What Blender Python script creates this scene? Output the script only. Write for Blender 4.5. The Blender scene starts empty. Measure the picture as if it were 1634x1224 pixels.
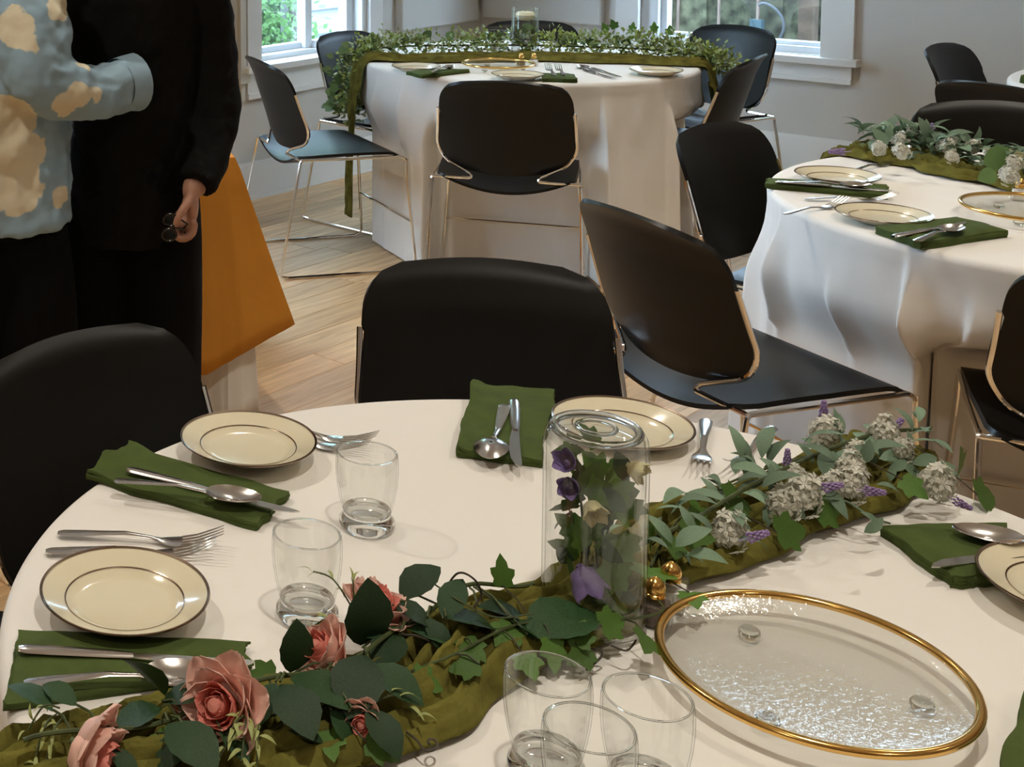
import bpy, bmesh, math, random
from mathutils import Vector, Matrix, noise
PI = math.pi
random.seed(7)
V = Vector
scene = bpy.context.scene
COL = scene.collection

# ------------------------------------------------------------------ camera, world, light, exposure
FPX, PITCH, ROLL, CZ, YAW = 2157.0, math.radians(5.264), math.radians(1.341), 1.53, math.radians(38)
_c, _s, _cr, _sr = math.cos(PITCH), math.sin(PITCH), math.cos(ROLL), math.sin(ROLL)
_M = Matrix.Rotation(-YAW, 3, 'Z')
CR = _M @ V((_cr, -_sr * _s, -_sr * _c))
CU = _M @ V((_sr, _cr * _s, _cr * _c))
CF = _M @ V((0, _c, -_s))
CAM = V((0, 0, CZ))
cam = bpy.data.cameras.new('camera')
camo = bpy.data.objects.new('camera', cam)
COL.objects.link(camo)
cam.sensor_fit = 'HORIZONTAL'
cam.sensor_width = 36.0
cam.lens = FPX / 1634 * 36
cam.shift_x = 0.5
cam.shift_y = -612 / 1634
cam.clip_start = 0.05
mw = Matrix((CR, CU, -CF)).transposed().to_4x4()
mw.translation = CAM
camo.matrix_world = mw
scene.camera = camo


def at(px, py, z):
    d = CR * (px / FPX) - CU * (py / FPX) + CF
    return CAM + d * ((z - CZ) / d.z)


def atd(px, py, D):
    return CAM + (CR * (px / FPX) - CU * (py / FPX) + CF) * D


world = bpy.data.worlds.new('sky')
scene.world = world
world.use_nodes = True
wb = world.node_tree.nodes['Background']
wb.inputs['Color'].default_value = (0.56, 0.76, 1.0, 1)
wb.inputs['Strength'].default_value = 24.0
scene.view_settings.view_transform = 'Standard'
scene.view_settings.look = 'None'
scene.view_settings.gamma = 1
scene.view_settings.use_curve_mapping = False
scene.view_settings.exposure = 0.0
LAMP_W = 64.0
LAMP_CONE = 115
LAMP_COL = (1.0, 0.925, 0.795)
CEIL = 2.75
LAMPS = [(x, y) for x in (-1.0, 0.9, 2.8, 4.7) for y in (-1.6, 0.35, 2.3)]

# ------------------------------------------------------------------ helpers


class MB:
    def __init__(self):
        self.v = []
        self.f = []

    def add(self, vs, fs):
        n = len(self.v)
        self.v += [tuple(p) for p in vs]
        self.f += [tuple(i + n for i in q) for q in fs]
        return self

    def box(self, x0, x1, y0, y1, z0, z1):
        vs = [(x, y, z) for z in (z0, z1) for y in (y0, y1) for x in (x0, x1)]
        return self.add(vs, [(0, 2, 3, 1), (4, 5, 7, 6), (0, 1, 5, 4), (2, 6, 7, 3), (0, 4, 6, 2), (1, 3, 7, 5)])

    def tube(self, path, r, n=8, cap=True):
        path = [V(p) for p in path]
        m = len(path)
        rs = r if isinstance(r, (list, tuple)) else [r] * m
        vs = []
        t0 = (path[1] - path[0]).normalized()
        up = V((0, 0, 1)) if abs(t0.z) < .9 else V((1, 0, 0))
        nx = t0.cross(up).normalized()
        for i, p in enumerate(path):
            t = (path[min(i + 1, m - 1)] - path[max(i - 1, 0)]).normalized()
            nx = (nx - t * nx.dot(t)).normalized()
            ny = t.cross(nx)
            rr = rs[i]
            ra, rb = rr if isinstance(rr, tuple) else (rr, rr)
            for k in range(n):
                a = 2 * PI * k / n
                vs.append(p + nx * (math.cos(a) * ra) + ny * (math.sin(a) * rb))
        fs = [(i * n + k, i * n + (k + 1) % n, (i + 1) * n + (k + 1) % n, (i + 1) * n + k) for i in range(m - 1) for k in range(n)]
        if cap:
            fs.append(tuple(range(n)))
            fs.append(tuple((m - 1) * n + k for k in range(n)))
        return self.add(vs, fs)

    def loft(self, rings):
        """rings: (cx,cy,cz,rx,ry) horizontal ellipses, capped"""
        n = 20
        vs = []
        for (cx, cy, cz, rx, ry) in rings:
            for k in range(n):
                a = 2 * PI * k / n
                vs.append((cx + rx * math.cos(a), cy + ry * math.sin(a), cz))
        m = len(rings)
        fs = [(i * n + k, i * n + (k + 1) % n, (i + 1) * n + (k + 1) % n, (i + 1) * n + k) for i in range(m - 1) for k in range(n)]
        fs += [tuple(range(n)), tuple((m - 1) * n + k for k in range(n))]
        return self.add(vs, fs)

    def lathe(self, prof, n=40, c=(0, 0, 0), closed=False):
        m = len(prof)
        vs = []
        for (r, z) in prof:
            r = max(r, 1e-5)
            for k in range(n):
                a = 2 * PI * k / n
                vs.append((c[0] + r * math.cos(a), c[1] + r * math.sin(a), c[2] + z))
        seg = m if closed else m - 1
        fs = [(i * n + k, i * n + (k + 1) % n, ((i + 1) % m) * n + (k + 1) % n, ((i + 1) % m) * n + k) for i in range(seg) for k in range(n)]
        return self.add(vs, fs)

    def grid(self, fn, nu, nv):
        vs = [fn(i / nu, j / nv) for j in range(nv + 1) for i in range(nu + 1)]
        w = nu + 1
        fs = [(j * w + i, j * w + i + 1, (j + 1) * w + i + 1, (j + 1) * w + i) for j in range(nv) for i in range(nu)]
        return self.add(vs, fs)

    def slab(self, fn, nu, nv, t):
        """closed sheet of thickness t around fn(u,v)"""
        e = 1e-3
        w = nu + 1
        A, B = [], []
        for j in range(nv + 1):
            for i in range(nu + 1):
                u, v = i / nu, j / nv
                p = V(fn(u, v))
                du = V(fn(min(u + e, 1), v)) - V(fn(max(u - e, 0), v))
                dv = V(fn(u, min(v + e, 1))) - V(fn(u, max(v - e, 0)))
                nn = du.cross(dv)
                nn = nn.normalized() if nn.length > 1e-12 else V((0, 0, 1))
                A.append(p + nn * t / 2)
                B.append(p - nn * t / 2)
        N = len(A)
        fs = []
        for j in range(nv):
            for i in range(nu):
                q = (j * w + i, j * w + i + 1, (j + 1) * w + i + 1, (j + 1) * w + i)
                fs.append(q)
                fs.append(tuple(N + k for k in reversed(q)))
        edge = [i for i in range(nu)] + [j * w + nu for j in range(nv)] + [nv * w + i for i in range(nu, 0, -1)] + [j * w for j in range(nv, 0, -1)]
        for a in range(len(edge)):
            p, q = edge[a], edge[(a + 1) % len(edge)]
            fs.append((p, p + N, q + N, q))
        return self.add(A + B, fs)

    def blob(self, c, r, rot=None, n=10):
        vs = []
        m = n // 2
        for j in range(m + 1):
            th = PI * j / m
            for k in range(n):
                a = 2 * PI * k / n
                p = V((r[0] * math.sin(th) * math.cos(a), r[1] * math.sin(th) * math.sin(a), r[2] * math.cos(th)))
                if rot:
                    p = rot @ p
                vs.append(p + V(c))
        fs = [(j * n + k, j * n + (k + 1) % n, (j + 1) * n + (k + 1) % n, (j + 1) * n + k) for j in range(m) for k in range(n)]
        return self.add(vs, fs)

    def mesh(self, name, m=None, smooth=True, ang=40):
        me = bpy.data.meshes.new(name)
        me.from_pydata(self.v, [], self.f)
        bm = bmesh.new()
        bm.from_mesh(me)
        bmesh.ops.remove_doubles(bm, verts=bm.verts, dist=1e-6)
        bmesh.ops.recalc_face_normals(bm, faces=bm.faces)
        bm.to_mesh(me)
        bm.free()
        if smooth:
            me.polygons.foreach_set('use_smooth', [True] * len(me.polygons))
            me.set_sharp_from_angle(angle=math.radians(ang))
        if m:
            me.materials.append(m)
        return me

    def build(self, name, m=None, parent=None, smooth=True, ang=40):
        return obj(name, self.mesh(name, m, smooth, ang), parent)


def obj(name, me, parent=None):
    o = bpy.data.objects.new(name, me)
    COL.objects.link(o)
    if parent:
        o.parent = parent
    return o


def tag(o, label=None, cat=None, group=None, kind=None):
    if label:
        o['label'] = label
    if cat:
        o['category'] = cat
    if group:
        o['group'] = group
    if kind:
        o['kind'] = kind
    return o


def thing(name, label, cat, loc=(0, 0, 0), rz=0, group=None):
    o = bpy.data.objects.new(name, None)
    o.empty_display_size = .05
    COL.objects.link(o)
    o.location = loc
    o.rotation_euler = (0, 0, rz)
    return tag(o, label, cat, group)


def struct(o):
    o['kind'] = 'structure'
    return o


def copy_tree(o, parent=None):
    c = o.copy()
    COL.objects.link(c)
    c.parent = parent
    for ch in list(o.children):
        copy_tree(ch, c)
    return c


def fillet(pts, r, n=5):
    pts = [V(p) for p in pts]
    out = [pts[0]]
    for i in range(1, len(pts) - 1):
        a, b, c = pts[i - 1], pts[i], pts[i + 1]
        d1, d2 = (a - b), (c - b)
        rr = min(r, d1.length * .48, d2.length * .48)
        p, q = b + d1.normalized() * rr, b + d2.normalized() * rr
        for k in range(n + 1):
            t = k / n
            out.append(p * (1 - t) ** 2 + b * 2 * t * (1 - t) + q * t * t)
    out.append(pts[-1])
    return out


def smooth(a, b, x):
    t = max(0., min(1., (x - a) / (b - a)))
    return t * t * (3 - 2 * t)


def lerp(a, b, t):
    return a + (b - a) * t


def interp(tab, x):
    if x <= tab[0][0]:
        return tab[0][1]
    for (x0, y0), (x1, y1) in zip(tab, tab[1:]):
        if x <= x1:
            return y0 + (y1 - y0) * (x - x0) / (x1 - x0)
    return tab[-1][1]


def path_at(pts, t):
    """catmull-rom through pts, t in 0..1"""
    n = len(pts) - 1
    x = min(max(t, 0), 1) * n
    i = min(int(x), n - 1)
    f = x - i
    p0, p1, p2, p3 = pts[max(i - 1, 0)], pts[i], pts[i + 1], pts[min(i + 2, n)]
    return (p1 * 2 + (p2 - p0) * f + (p0 * 2 - p1 * 5 + p2 * 4 - p3) * f * f + (p1 * 3 - p0 - p2 * 3 + p3) * f * f * f) * .5


# ------------------------------------------------------------------ materials


def mat(name, col, rough=.5, metal=0., bump=None, bump2=None, vary=None, rnd=0., sss=0., spec=.5, coat=0., coords='Object', trans=0., sheen=0.):
    m = bpy.data.materials.new(name)
    m.use_nodes = True
    nt = m.node_tree
    N, L = nt.nodes, nt.links
    b = N['Principled BSDF']
    b.inputs['Base Color'].default_value = (*col, 1)
    b.inputs['Roughness'].default_value = rough
    b.inputs['Metallic'].default_value = metal
    b.inputs['Specular IOR Level'].default_value = spec
    b.inputs['Coat Weight'].default_value = coat
    b.inputs['Sheen Weight'].default_value = sheen
    if coat:
        b.inputs['Coat Roughness'].default_value = .06
    if sss:
        b.inputs['Subsurface Weight'].default_value = sss
        b.inputs['Subsurface Radius'].default_value = (.02, .01, .006)
        b.inputs['Subsurface Scale'].default_value = .3
    tc = N.new('ShaderNodeTexCoord')
    co = tc.outputs[coords]
    csock = None
    if vary or rnd:
        hsv = N.new('ShaderNodeHueSaturation')
        hsv.inputs['Color'].default_value = (*col, 1)
        csock = hsv.outputs['Color']
        val = None
        if vary:
            sc, amt = vary
            nz = N.new('ShaderNodeTexNoise')
            nz.inputs['Scale'].default_value = sc
            nz.inputs['Detail'].default_value = 4
            L.new(co, nz.inputs['Vector'])
            mr = N.new('ShaderNodeMapRange')
            mr.inputs['From Min'].default_value = .3
            mr.inputs['From Max'].default_value = .7
            mr.inputs['To Min'].default_value = 1 - amt
            mr.inputs['To Max'].default_value = 1 + amt
            L.new(nz.outputs['Fac'], mr.inputs['Value'])
            val = mr.outputs['Result']
        if rnd:
            oi = N.new('ShaderNodeObjectInfo')
            m2 = N.new('ShaderNodeMapRange')
            m2.inputs['To Min'].default_value = 1 - rnd
            m2.inputs['To Max'].default_value = 1 + rnd
            L.new(oi.outputs['Random'], m2.inputs['Value'])
            if val:
                mm = N.new('ShaderNodeMath')
                mm.operation = 'MULTIPLY'
                L.new(val, mm.inputs[0])
                L.new(m2.outputs['Result'], mm.inputs[1])
                val = mm.outputs[0]
            else:
                val = m2.outputs['Result']
        L.new(val, hsv.inputs['Value'])
        L.new(csock, b.inputs['Base Color'])
    if bump:
        prev = None
        for (sc, st, dist) in [x for x in (bump, bump2) if x]:
            nz = N.new('ShaderNodeTexNoise')
            nz.inputs['Scale'].default_value = sc
            nz.inputs['Detail'].default_value = 3
            L.new(co, nz.inputs['Vector'])
            bp = N.new('ShaderNodeBump')
            bp.inputs['Strength'].default_value = st
            bp.inputs['Distance'].default_value = dist
            L.new(nz.outputs['Fac'], bp.inputs['Height'])
            if prev:
                L.new(prev, bp.inputs['Normal'])
            prev = bp.outputs['Normal']
        L.new(prev, b.inputs['Normal'])
    if trans:
        tr = N.new('ShaderNodeBsdfTranslucent')
        if csock:
            L.new(csock, tr.inputs['Color'])
        else:
            tr.inputs['Color'].default_value = (*col, 1)
        mx = N.new('ShaderNodeMixShader')
        mx.inputs[0].default_value = trans
        L.new(b.outputs[0], mx.inputs[1])
        L.new(tr.outputs[0], mx.inputs[2])
        L.new(mx.outputs[0], N['Material Output'].inputs['Surface'])
    return m


def thin_glass(name, tint=(.97, .98, .97), edge=.55, base=.03, rough=.02, bump=None, rim=0):
    m = bpy.data.materials.new(name)
    m.use_nodes = True
    nt = m.node_tree
    N, L = nt.nodes, nt.links
    N.remove(N['Principled BSDF'])
    tr = N.new('ShaderNodeBsdfTransparent')
    tr.inputs['Color'].default_value = (*tint, 1)
    gl = N.new('ShaderNodeBsdfGlossy')
    gl.inputs['Roughness'].default_value = rough
    gl.inputs['Color'].default_value = (.95, .97, .97, 1)
    lw = N.new('ShaderNodeLayerWeight')
    lw.inputs['Blend'].default_value = .12
    mr = N.new('ShaderNodeMapRange')
    mr.inputs['To Min'].default_value = base
    mr.inputs['To Max'].default_value = edge
    L.new(lw.outputs['Facing'], mr.inputs['Value'])
    if rim:
        l2 = N.new('ShaderNodeLayerWeight')
        l2.inputs['Blend'].default_value = .5
        cr = N.new('ShaderNodeValToRGB')
        cr.color_ramp.elements[0].position = .80
        cr.color_ramp.elements[0].color = (*tint, 1)
        cr.color_ramp.elements[1].position = 1.0
        cr.color_ramp.elements[1].color = (rim, rim, rim, 1)
        L.new(l2.outputs['Facing'], cr.inputs['Fac'])
        L.new(cr.outputs[0], tr.inputs['Color'])
    mx = N.new('ShaderNodeMixShader')
    L.new(mr.outputs[0], mx.inputs[0])
    L.new(tr.outputs[0], mx.inputs[1])
    L.new(gl.outputs[0], mx.inputs[2])
    if bump:
        tc = N.new('ShaderNodeTexCoord')
        nz = N.new('ShaderNodeTexNoise')
        nz.inputs['Scale'].default_value = bump[0]
        L.new(tc.outputs['Object'], nz.inputs['Vector'])
        bp = N.new('ShaderNodeBump')
        bp.inputs['Strength'].default_value = bump[1]
        bp.inputs['Distance'].default_value = .002
        L.new(nz.outputs['Fac'], bp.inputs['Height'])
        L.new(bp.outputs[0], gl.inputs['Normal'])
    L.new(mx.outputs[0], N['Material Output'].inputs['Surface'])
    return m


def solid_glass(name):
    m = bpy.data.materials.new(name)
    m.use_nodes = True
    b = m.node_tree.nodes['Principled BSDF']
    b.inputs['Base Color'].default_value = (.96, .98, .97, 1)
    b.inputs['Roughness'].default_value = .02
    b.inputs['Transmission Weight'].default_value = 1
    b.inputs['IOR'].default_value = 1.5
    return m


def emit(name, col, s):
    m = bpy.data.materials.new(name)
    m.use_nodes = True
    b = m.node_tree.nodes['Principled BSDF']
    b.inputs['Base Color'].default_value = (1, 1, 1, 1)
    b.inputs['Emission Color'].default_value = (*col, 1)
    b.inputs['Emission Strength'].default_value = s
    return m


def wood_floor():
    m = bpy.data.materials.new('oak_plank')
    m.use_nodes = True
    nt = m.node_tree
    N, L = nt.nodes, nt.links
    b = N['Principled BSDF']
    tc = N.new('ShaderNodeTexCoord')
    oi = N.new('ShaderNodeObjectInfo')
    cmb = N.new('ShaderNodeCombineXYZ')
    mul = N.new('ShaderNodeMath')
    mul.operation = 'MULTIPLY'
    mul.inputs[1].default_value = 40
    L.new(oi.outputs['Random'], mul.inputs[0])
    L.new(mul.outputs[0], cmb.inputs['Z'])
    L.new(mul.outputs[0], cmb.inputs['X'])
    ad = N.new('ShaderNodeVectorMath')
    L.new(tc.outputs['Object'], ad.inputs[0])
    L.new(cmb.outputs[0], ad.inputs[1])
    mp = N.new('ShaderNodeMapping')
    mp.inputs['Scale'].default_value = (1.3, 16, 1)
    L.new(ad.outputs[0], mp.inputs['Vector'])
    nz = N.new('ShaderNodeTexNoise')
    nz.inputs['Scale'].default_value = 2.2
    nz.inputs['Detail'].default_value = 6
    nz.inputs['Roughness'].default_value = .62
    nz.inputs['Distortion'].default_value = .6
    L.new(mp.outputs[0], nz.inputs['Vector'])
    cr = N.new('ShaderNodeValToRGB')
    cr.color_ramp.elements[0].position = .3
    cr.color_ramp.elements[0].color = (.48, .29, .14, 1)
    cr.color_ramp.elements[1].position = .72
    cr.color_ramp.elements[1].color = (.78, .54, .30, 1)
    L.new(nz.outputs['Fac'], cr.inputs['Fac'])
    hsv = N.new('ShaderNodeHueSaturation')
    mr = N.new('ShaderNodeMapRange')
    mr.inputs['To Min'].default_value = .78
    mr.inputs['To Max'].default_value = 1.2
    L.new(oi.outputs['Random'], mr.inputs['Value'])
    L.new(mr.outputs[0], hsv.inputs['Value'])
    L.new(cr.outputs[0], hsv.inputs['Color'])
    L.new(hsv.outputs[0], b.inputs['Base Color'])
    b.inputs['Roughness'].default_value = .42
    bp = N.new('ShaderNodeBump')
    bp.inputs['Strength'].default_value = .12
    bp.inputs['Distance'].default_value = .002
    L.new(nz.outputs['Fac'], bp.inputs['Height'])
    L.new(bp.outputs[0], b.inputs['Normal'])
    return m


def _bl(px, py, r):
    q = atd(px, py, 2.97)
    o = atd(-14, 300, 3.10)
    d = Matrix.Rotation(YAW, 3, 'Z') @ V((q.x - o.x, q.y - o.y, 0))
    return (d.x, q.z, r)


BLOSSOMS = [_bl(15, 190, .060), _bl(35, 245, .055), _bl(25, 300, .062), (_bl(98, 325, .022)), _bl(100, 160, .028), _bl(140, 82, .032), _bl(160, 72, .026), _bl(122, 145, .026), _bl(150, 145, .018),
            _bl(25, 40, .042), _bl(45, 62, .022), _bl(95, 8, .028), _bl(-60, 120, .07), _bl(-110, 260, .08), _bl(-30, -60, .06), _bl(60, -90, .05)]


def blossom_shirt():
    m = bpy.data.materials.new('blue_blossom_cotton')
    m.use_nodes = True
    nt = m.node_tree
    N, L = nt.nodes, nt.links
    b = N['Principled BSDF']
    tc = N.new('ShaderNodeTexCoord')
    nz = N.new('ShaderNodeTexNoise')
    nz.inputs['Scale'].default_value = 34
    L.new(tc.outputs['Object'], nz.inputs['Vector'])
    sb = N.new('ShaderNodeVectorMath')
    sb.operation = 'SUBTRACT'
    sb.inputs[1].default_value = (.5, .5, .5)
    L.new(nz.outputs['Color'], sb.inputs[0])
    sc = N.new('ShaderNodeVectorMath')
    sc.operation = 'SCALE'
    sc.inputs['Scale'].default_value = .034
    L.new(sb.outputs[0], sc.inputs[0])
    ad = N.new('ShaderNodeVectorMath')
    L.new(tc.outputs['Object'], ad.inputs[0])
    L.new(sc.outputs[0], ad.inputs[1])
    flat = N.new('ShaderNodeVectorMath')
    flat.operation = 'MULTIPLY'
    flat.inputs[1].default_value = (1, 0, 1)
    L.new(ad.outputs[0], flat.inputs[0])
    prev = None
    for (bx, bz, br) in BLOSSOMS:
        dn = N.new('ShaderNodeVectorMath')
        dn.operation = 'DISTANCE'
        dn.inputs[1].default_value = (bx, 0, bz)
        L.new(flat.outputs[0], dn.inputs[0])
        mn = N.new('ShaderNodeMath')
        mn.operation = 'SUBTRACT'
        mn.inputs[1].default_value = br
        L.new(dn.outputs['Value'], mn.inputs[0])
        if prev:
            mi = N.new('ShaderNodeMath')
            mi.operation = 'MINIMUM'
            L.new(prev, mi.inputs[0])
            L.new(mn.outputs[0], mi.inputs[1])
            prev = mi.outputs[0]
        else:
            prev = mn.outputs[0]
    mr = N.new('ShaderNodeMapRange')
    mr.inputs['From Min'].default_value = -.002
    mr.inputs['From Max'].default_value = .002
    L.new(prev, mr.inputs['Value'])
    cr = N.new('ShaderNodeValToRGB')
    e = cr.color_ramp.elements
    e[0].color = (.82, .75, .57, 1)
    e[1].color = (.32, .47, .59, 1)
    L.new(mr.outputs[0], cr.inputs['Fac'])
    L.new(cr.outputs[0], b.inputs['Base Color'])
    b.inputs['Roughness'].default_value = .85
    n2 = N.new('ShaderNodeTexNoise')
    n2.inputs['Scale'].default_value = 7
    n2.inputs['Detail'].default_value = 1
    n2.inputs['Distortion'].default_value = 1.2
    L.new(tc.outputs['Object'], n2.inputs['Vector'])
    bp = N.new('ShaderNodeBump')
    bp.inputs['Strength'].default_value = .6
    bp.inputs['Distance'].default_value = .03
    L.new(n2.outputs['Fac'], bp.inputs['Height'])
    L.new(bp.outputs[0], b.inputs['Normal'])
    return m


M = {}
M['wall'] = mat('wall_paint', (.60, .57, .53), .85, bump=(180, .08, .002))
M['ceiling'] = mat('ceiling_paint', (.75, .73, .70), .9, bump=(90, .1, .002))
M['trim'] = mat('trim_paint', (.80, .79, .77), .45, bump=(60, .03, .001))
M['panel'] = mat('panel_fabric', (.64, .62, .59), .8, bump=(300, .06, .001))
M['vinyl'] = mat('window_vinyl', (.80, .83, .86), .35, bump=(60, .02, .001))
M['raceway'] = mat('raceway_plastic', (.62, .58, .50), .5, bump=(60, .02, .001))
M['pane'] = thin_glass('window_glass', (.97, .985, .98), .6, .04)
M['oak'] = wood_floor()
M['linen'] = mat('white_linen', (.84, .81, .765), .9, bump=(5, .35, .02), bump2=(420, .12, .001), spec=.25, sheen=.1)
M['black'] = mat('black_polymer', (.0055, .0055, .005), .38, spec=.27, bump=(700, .10, .0006))
M['chrome'] = mat('chrome_rod', (.86, .85, .83), .09, 1, bump=(200, .01, .001))
M['china'] = mat('cream_china', (.78, .71, .52), .16, coat=.7, vary=(8, .03))
M['band'] = mat('dark_platinum_band', (.34, .25, .19), .22, 1, vary=(30, .1))
M['gold'] = mat('gold_band', (.80, .50, .16), .18, 1, vary=(20, .08))
M['napkin'] = mat('green_napkin', (.068, .098, .026), .9, bump=(500, .2, .001), bump2=(14, .35, .008), vary=(30, .15), spec=.2)
M['steel'] = mat('stainless_steel', (.60, .575, .55), .2, 1, vary=(40, .06))
M['olive'] = mat('olive_gauze', (.165, .150, .032), .95, bump=(260, .35, .002), bump2=(28, .5, .01), vary=(26, .35), spec=.15, trans=.18)
M['glass'] = thin_glass('clear_glass', (.990, .993, .990), .60, .022, rim=.35)
M['glass_thick'] = solid_glass('thick_glass')
M['charger'] = thin_glass('pebbled_glass', (.95, .955, .945), .5, .07, .08, bump=(160, .6))
M['salt'] = mat('salt', (.85, .83, .80), .8, bump=(900, .4, .001))
M['pepper'] = mat('pepper', (.10, .07, .05), .9, bump=(900, .6, .001), vary=(800, .6))
M['rose_leaf'] = mat('rose_leaf', (.020, .055, .017), .46, spec=.35, vary=(40, .3), rnd=.35, bump=(60, .3, .003), trans=.08)
M['ivy'] = mat('ivy_leaf', (.075, .165, .022), .5, vary=(70, .45), rnd=.35, bump=(60, .3, .002), trans=.15)
M['sage'] = mat('sage_leaf', (.17, .26, .17), .65, vary=(50, .25), rnd=.3, trans=.12)
M['euca'] = mat('eucalyptus_leaf', (.11, .185, .06), .55, vary=(50, .25), rnd=.35, trans=.15)
M['box'] = mat('boxwood_leaf', (.27, .34, .08), .5, vary=(90, .5), rnd=.2, trans=.15)
M['boxw'] = mat('pale_sprig', (.34, .40, .22), .6, vary=(90, .4))
M['stem'] = mat('green_stem', (.06, .08, .025), .6, vary=(50, .3))
M['brown'] = mat('brown_stem', (.045, .035, .02), .6, vary=(50, .3))
M['sprout'] = mat('pale_sprout', (.36, .40, .14), .55, vary=(40, .3), trans=.1)
M['petal_in'] = mat('coral_petal', (.93, .34, .27), .6, vary=(60, .15), rnd=.1, trans=.25)
M['petal_out'] = mat('blush_petal', (.95, .63, .53), .6, vary=(50, .15), rnd=.1, trans=.25)
M['white_fl'] = mat('white_blossom', (.74, .73, .64), .7, vary=(120, .2), trans=.2)
M['purple'] = mat('lavender_bud', (.33, .23, .46), .7, vary=(80, .3))
M['lilac'] = mat('purple_petal', (.26, .19, .42), .65, vary=(60, .25), rnd=.2, trans=.2)
M['cream_fl'] = mat('cream_petal', (.72, .66, .38), .65, vary=(50, .15), trans=.2)
M['candle'] = mat('ivory_candle', (.85, .78, .55), .5, sss=.3, vary=(10, .03))
M['skin'] = mat('skin', (.50, .26, .18), .5, sss=.15, vary=(30, .12), bump=(200, .1, .001))
M['hair'] = mat('brown_hair', (.06, .035, .02), .5, bump=(120, .6, .004))
M['blackcloth'] = mat('black_cloth', (.0045, .0045, .005), .9, bump=(11, .6, .02), bump2=(300, .2, .001), spec=.2)
M['blackcloth2'] = mat('black_trouser_cloth', (.003, .003, .0035), .92, bump=(7, .5, .02), spec=.15)
M['shoe'] = mat('black_shoe', (.012, .011, .01), .4, vary=(20, .2))
M['glasses'] = mat('black_acetate', (.008, .008, .008), .18, vary=(20, .2))
M['eye'] = mat('eye_white', (.75, .72, .68), .3, vary=(10, .03))
M['shirt'] = blossom_shirt()
M['orange'] = mat('orange_cloth', (.62, .235, .012), .75, bump=(12, .3, .01), bump2=(400, .1, .001), vary=(5, .08), trans=.12)
M['fence'] = mat('weathered_cedar', (.115, .120, .075), .85, vary=(16, .75), rnd=.5, bump=(30, .3, .004))
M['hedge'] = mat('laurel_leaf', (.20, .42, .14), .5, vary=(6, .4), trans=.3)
M['bark'] = mat('bark', (.10, .07, .05), .9, vary=(15, .3))
M['siding'] = mat('pale_siding', (.42, .46, .50), .7, vary=(3, .06))
M['soil'] = mat('garden_gravel', (.30, .30, .27), .95, vary=(4, .3), bump=(20, .4, .02))
M['rust'] = mat('pale_rust', (.30, .22, .19), .7, vary=(9, .3))
M['wire'] = mat('grey_cable', (.10, .11, .13), .5, vary=(20, .1))
M['metal_box'] = mat('blue_grey_box', (.07, .12, .15), .5, vary=(20, .1))
M['wood_top'] = mat('table_plywood', (.45, .32, .19), .5, vary=(8, .2))
M['lamp'] = emit('lamp_lens', LAMP_COL, 4)

# ------------------------------------------------------------------ the room
X0, X1, Y0, Y1 = -2.6, 6.586, -4.2, 4.169
WT = .16
floor = struct(MB().box(X0 - WT, X1 + WT, Y0 - WT, Y1 + WT, -.12, -.006).build('floor', M['oak'], smooth=False))
# planks run along the left wall; the ones near enough to tell apart are pieces
PW, PL = .124, 1.22


def plank_mesh(l):
    b = .0018
    m = MB()
    vs = [(x, y, -.0055) for x, y in ((0, 0), (l, 0), (l, PW), (0, PW))] + [(x, y, -b) for x, y in ((0, 0), (l, 0), (l, PW), (0, PW))] + \
         [(x, y, 0) for x, y in ((b, b), (l - b, b), (l - b, PW - b), (b, PW - b))]
    m.add(vs, [(3, 2, 1, 0)] + [(i, (i + 1) % 4, 4 + (i + 1) % 4, 4 + i) for i in range(4)] + [(4 + i, 4 + (i + 1) % 4, 8 + (i + 1) % 4, 8 + i) for i in range(4)] + [(8, 9, 10, 11)])
    return m.mesh('plank', M['oak'], False)


PM = plank_mesh(PL - .0012)
CUT = {}
rng = random.Random(3)
row = 0
y = Y1 - PW
while y > .25:
    x = 1.9 - rng.random() * PL
    while x < X1 - .01:
        l = min(PL, X1 - x)
        if l < PL - .001:
            key = round(l, 3)
            me = CUT.setdefault(key, plank_mesh(max(l - .0012, .02)))
        else:
            me = PM
        p = obj('plank', me, floor)
        p.location = (x, y + .0006, 0)
        x += PL
    y -= PW
# rest of the boards, out of the camera's reach
m = MB()
yy = .25
m.box(X0, 1.0, Y0, Y1, -.0055, -.0002)
m.box(1.0, X1, Y0, y + PW - .003, -.0055, -.0002)
m.build('board_area', M['oak'], floor, smooth=False)

struct(MB().box(X0 - WT, X1 + WT, Y0 - WT, Y1 + WT, CEIL, CEIL + .1).build('ceiling', M['ceiling'], smooth=False))
# window openings
WL = (4.765, 5.60, .612, 2.05)     # x0,x1,z0,z1 in the left wall
WR = (2.461, 3.30, .64, 2.05)      # y0,y1,z0,z1 in the right wall
MORE = [(2.25, 3.35)]     # one more window farther along the same wall, beyond the two people
m = MB()
xs_ = sorted([WL[:2]] + MORE)
e0 = X0 - WT
for (a_, b_) in xs_:
    m.box(e0, a_, Y1, Y1 + WT, 0, CEIL)
    m.box(a_, b_, Y1, Y1 + WT, 0, WL[2])
    m.box(a_, b_, Y1, Y1 + WT, WL[3], CEIL)
    e0 = b_
m.box(e0, X1 + WT, Y1, Y1 + WT, 0, CEIL)
struct(m.build('wall_left', M['wall'], smooth=False))
m = MB()
m.box(X1, X1 + WT, Y0 - WT, WR[0], 0, CEIL)
m.box(X1, X1 + WT, WR[1], Y1, 0, CEIL)
m.box(X1, X1 + WT, WR[0], WR[1], 0, WR[2])
m.box(X1, X1 + WT, WR[0], WR[1], WR[3], CEIL)
struct(m.build('wall_right', M['wall'], smooth=False))
struct(MB().box(X0 - WT, X0, Y0 - WT, Y1, 0, CEIL).build('wall_back', M['wall'], smooth=False))
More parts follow.
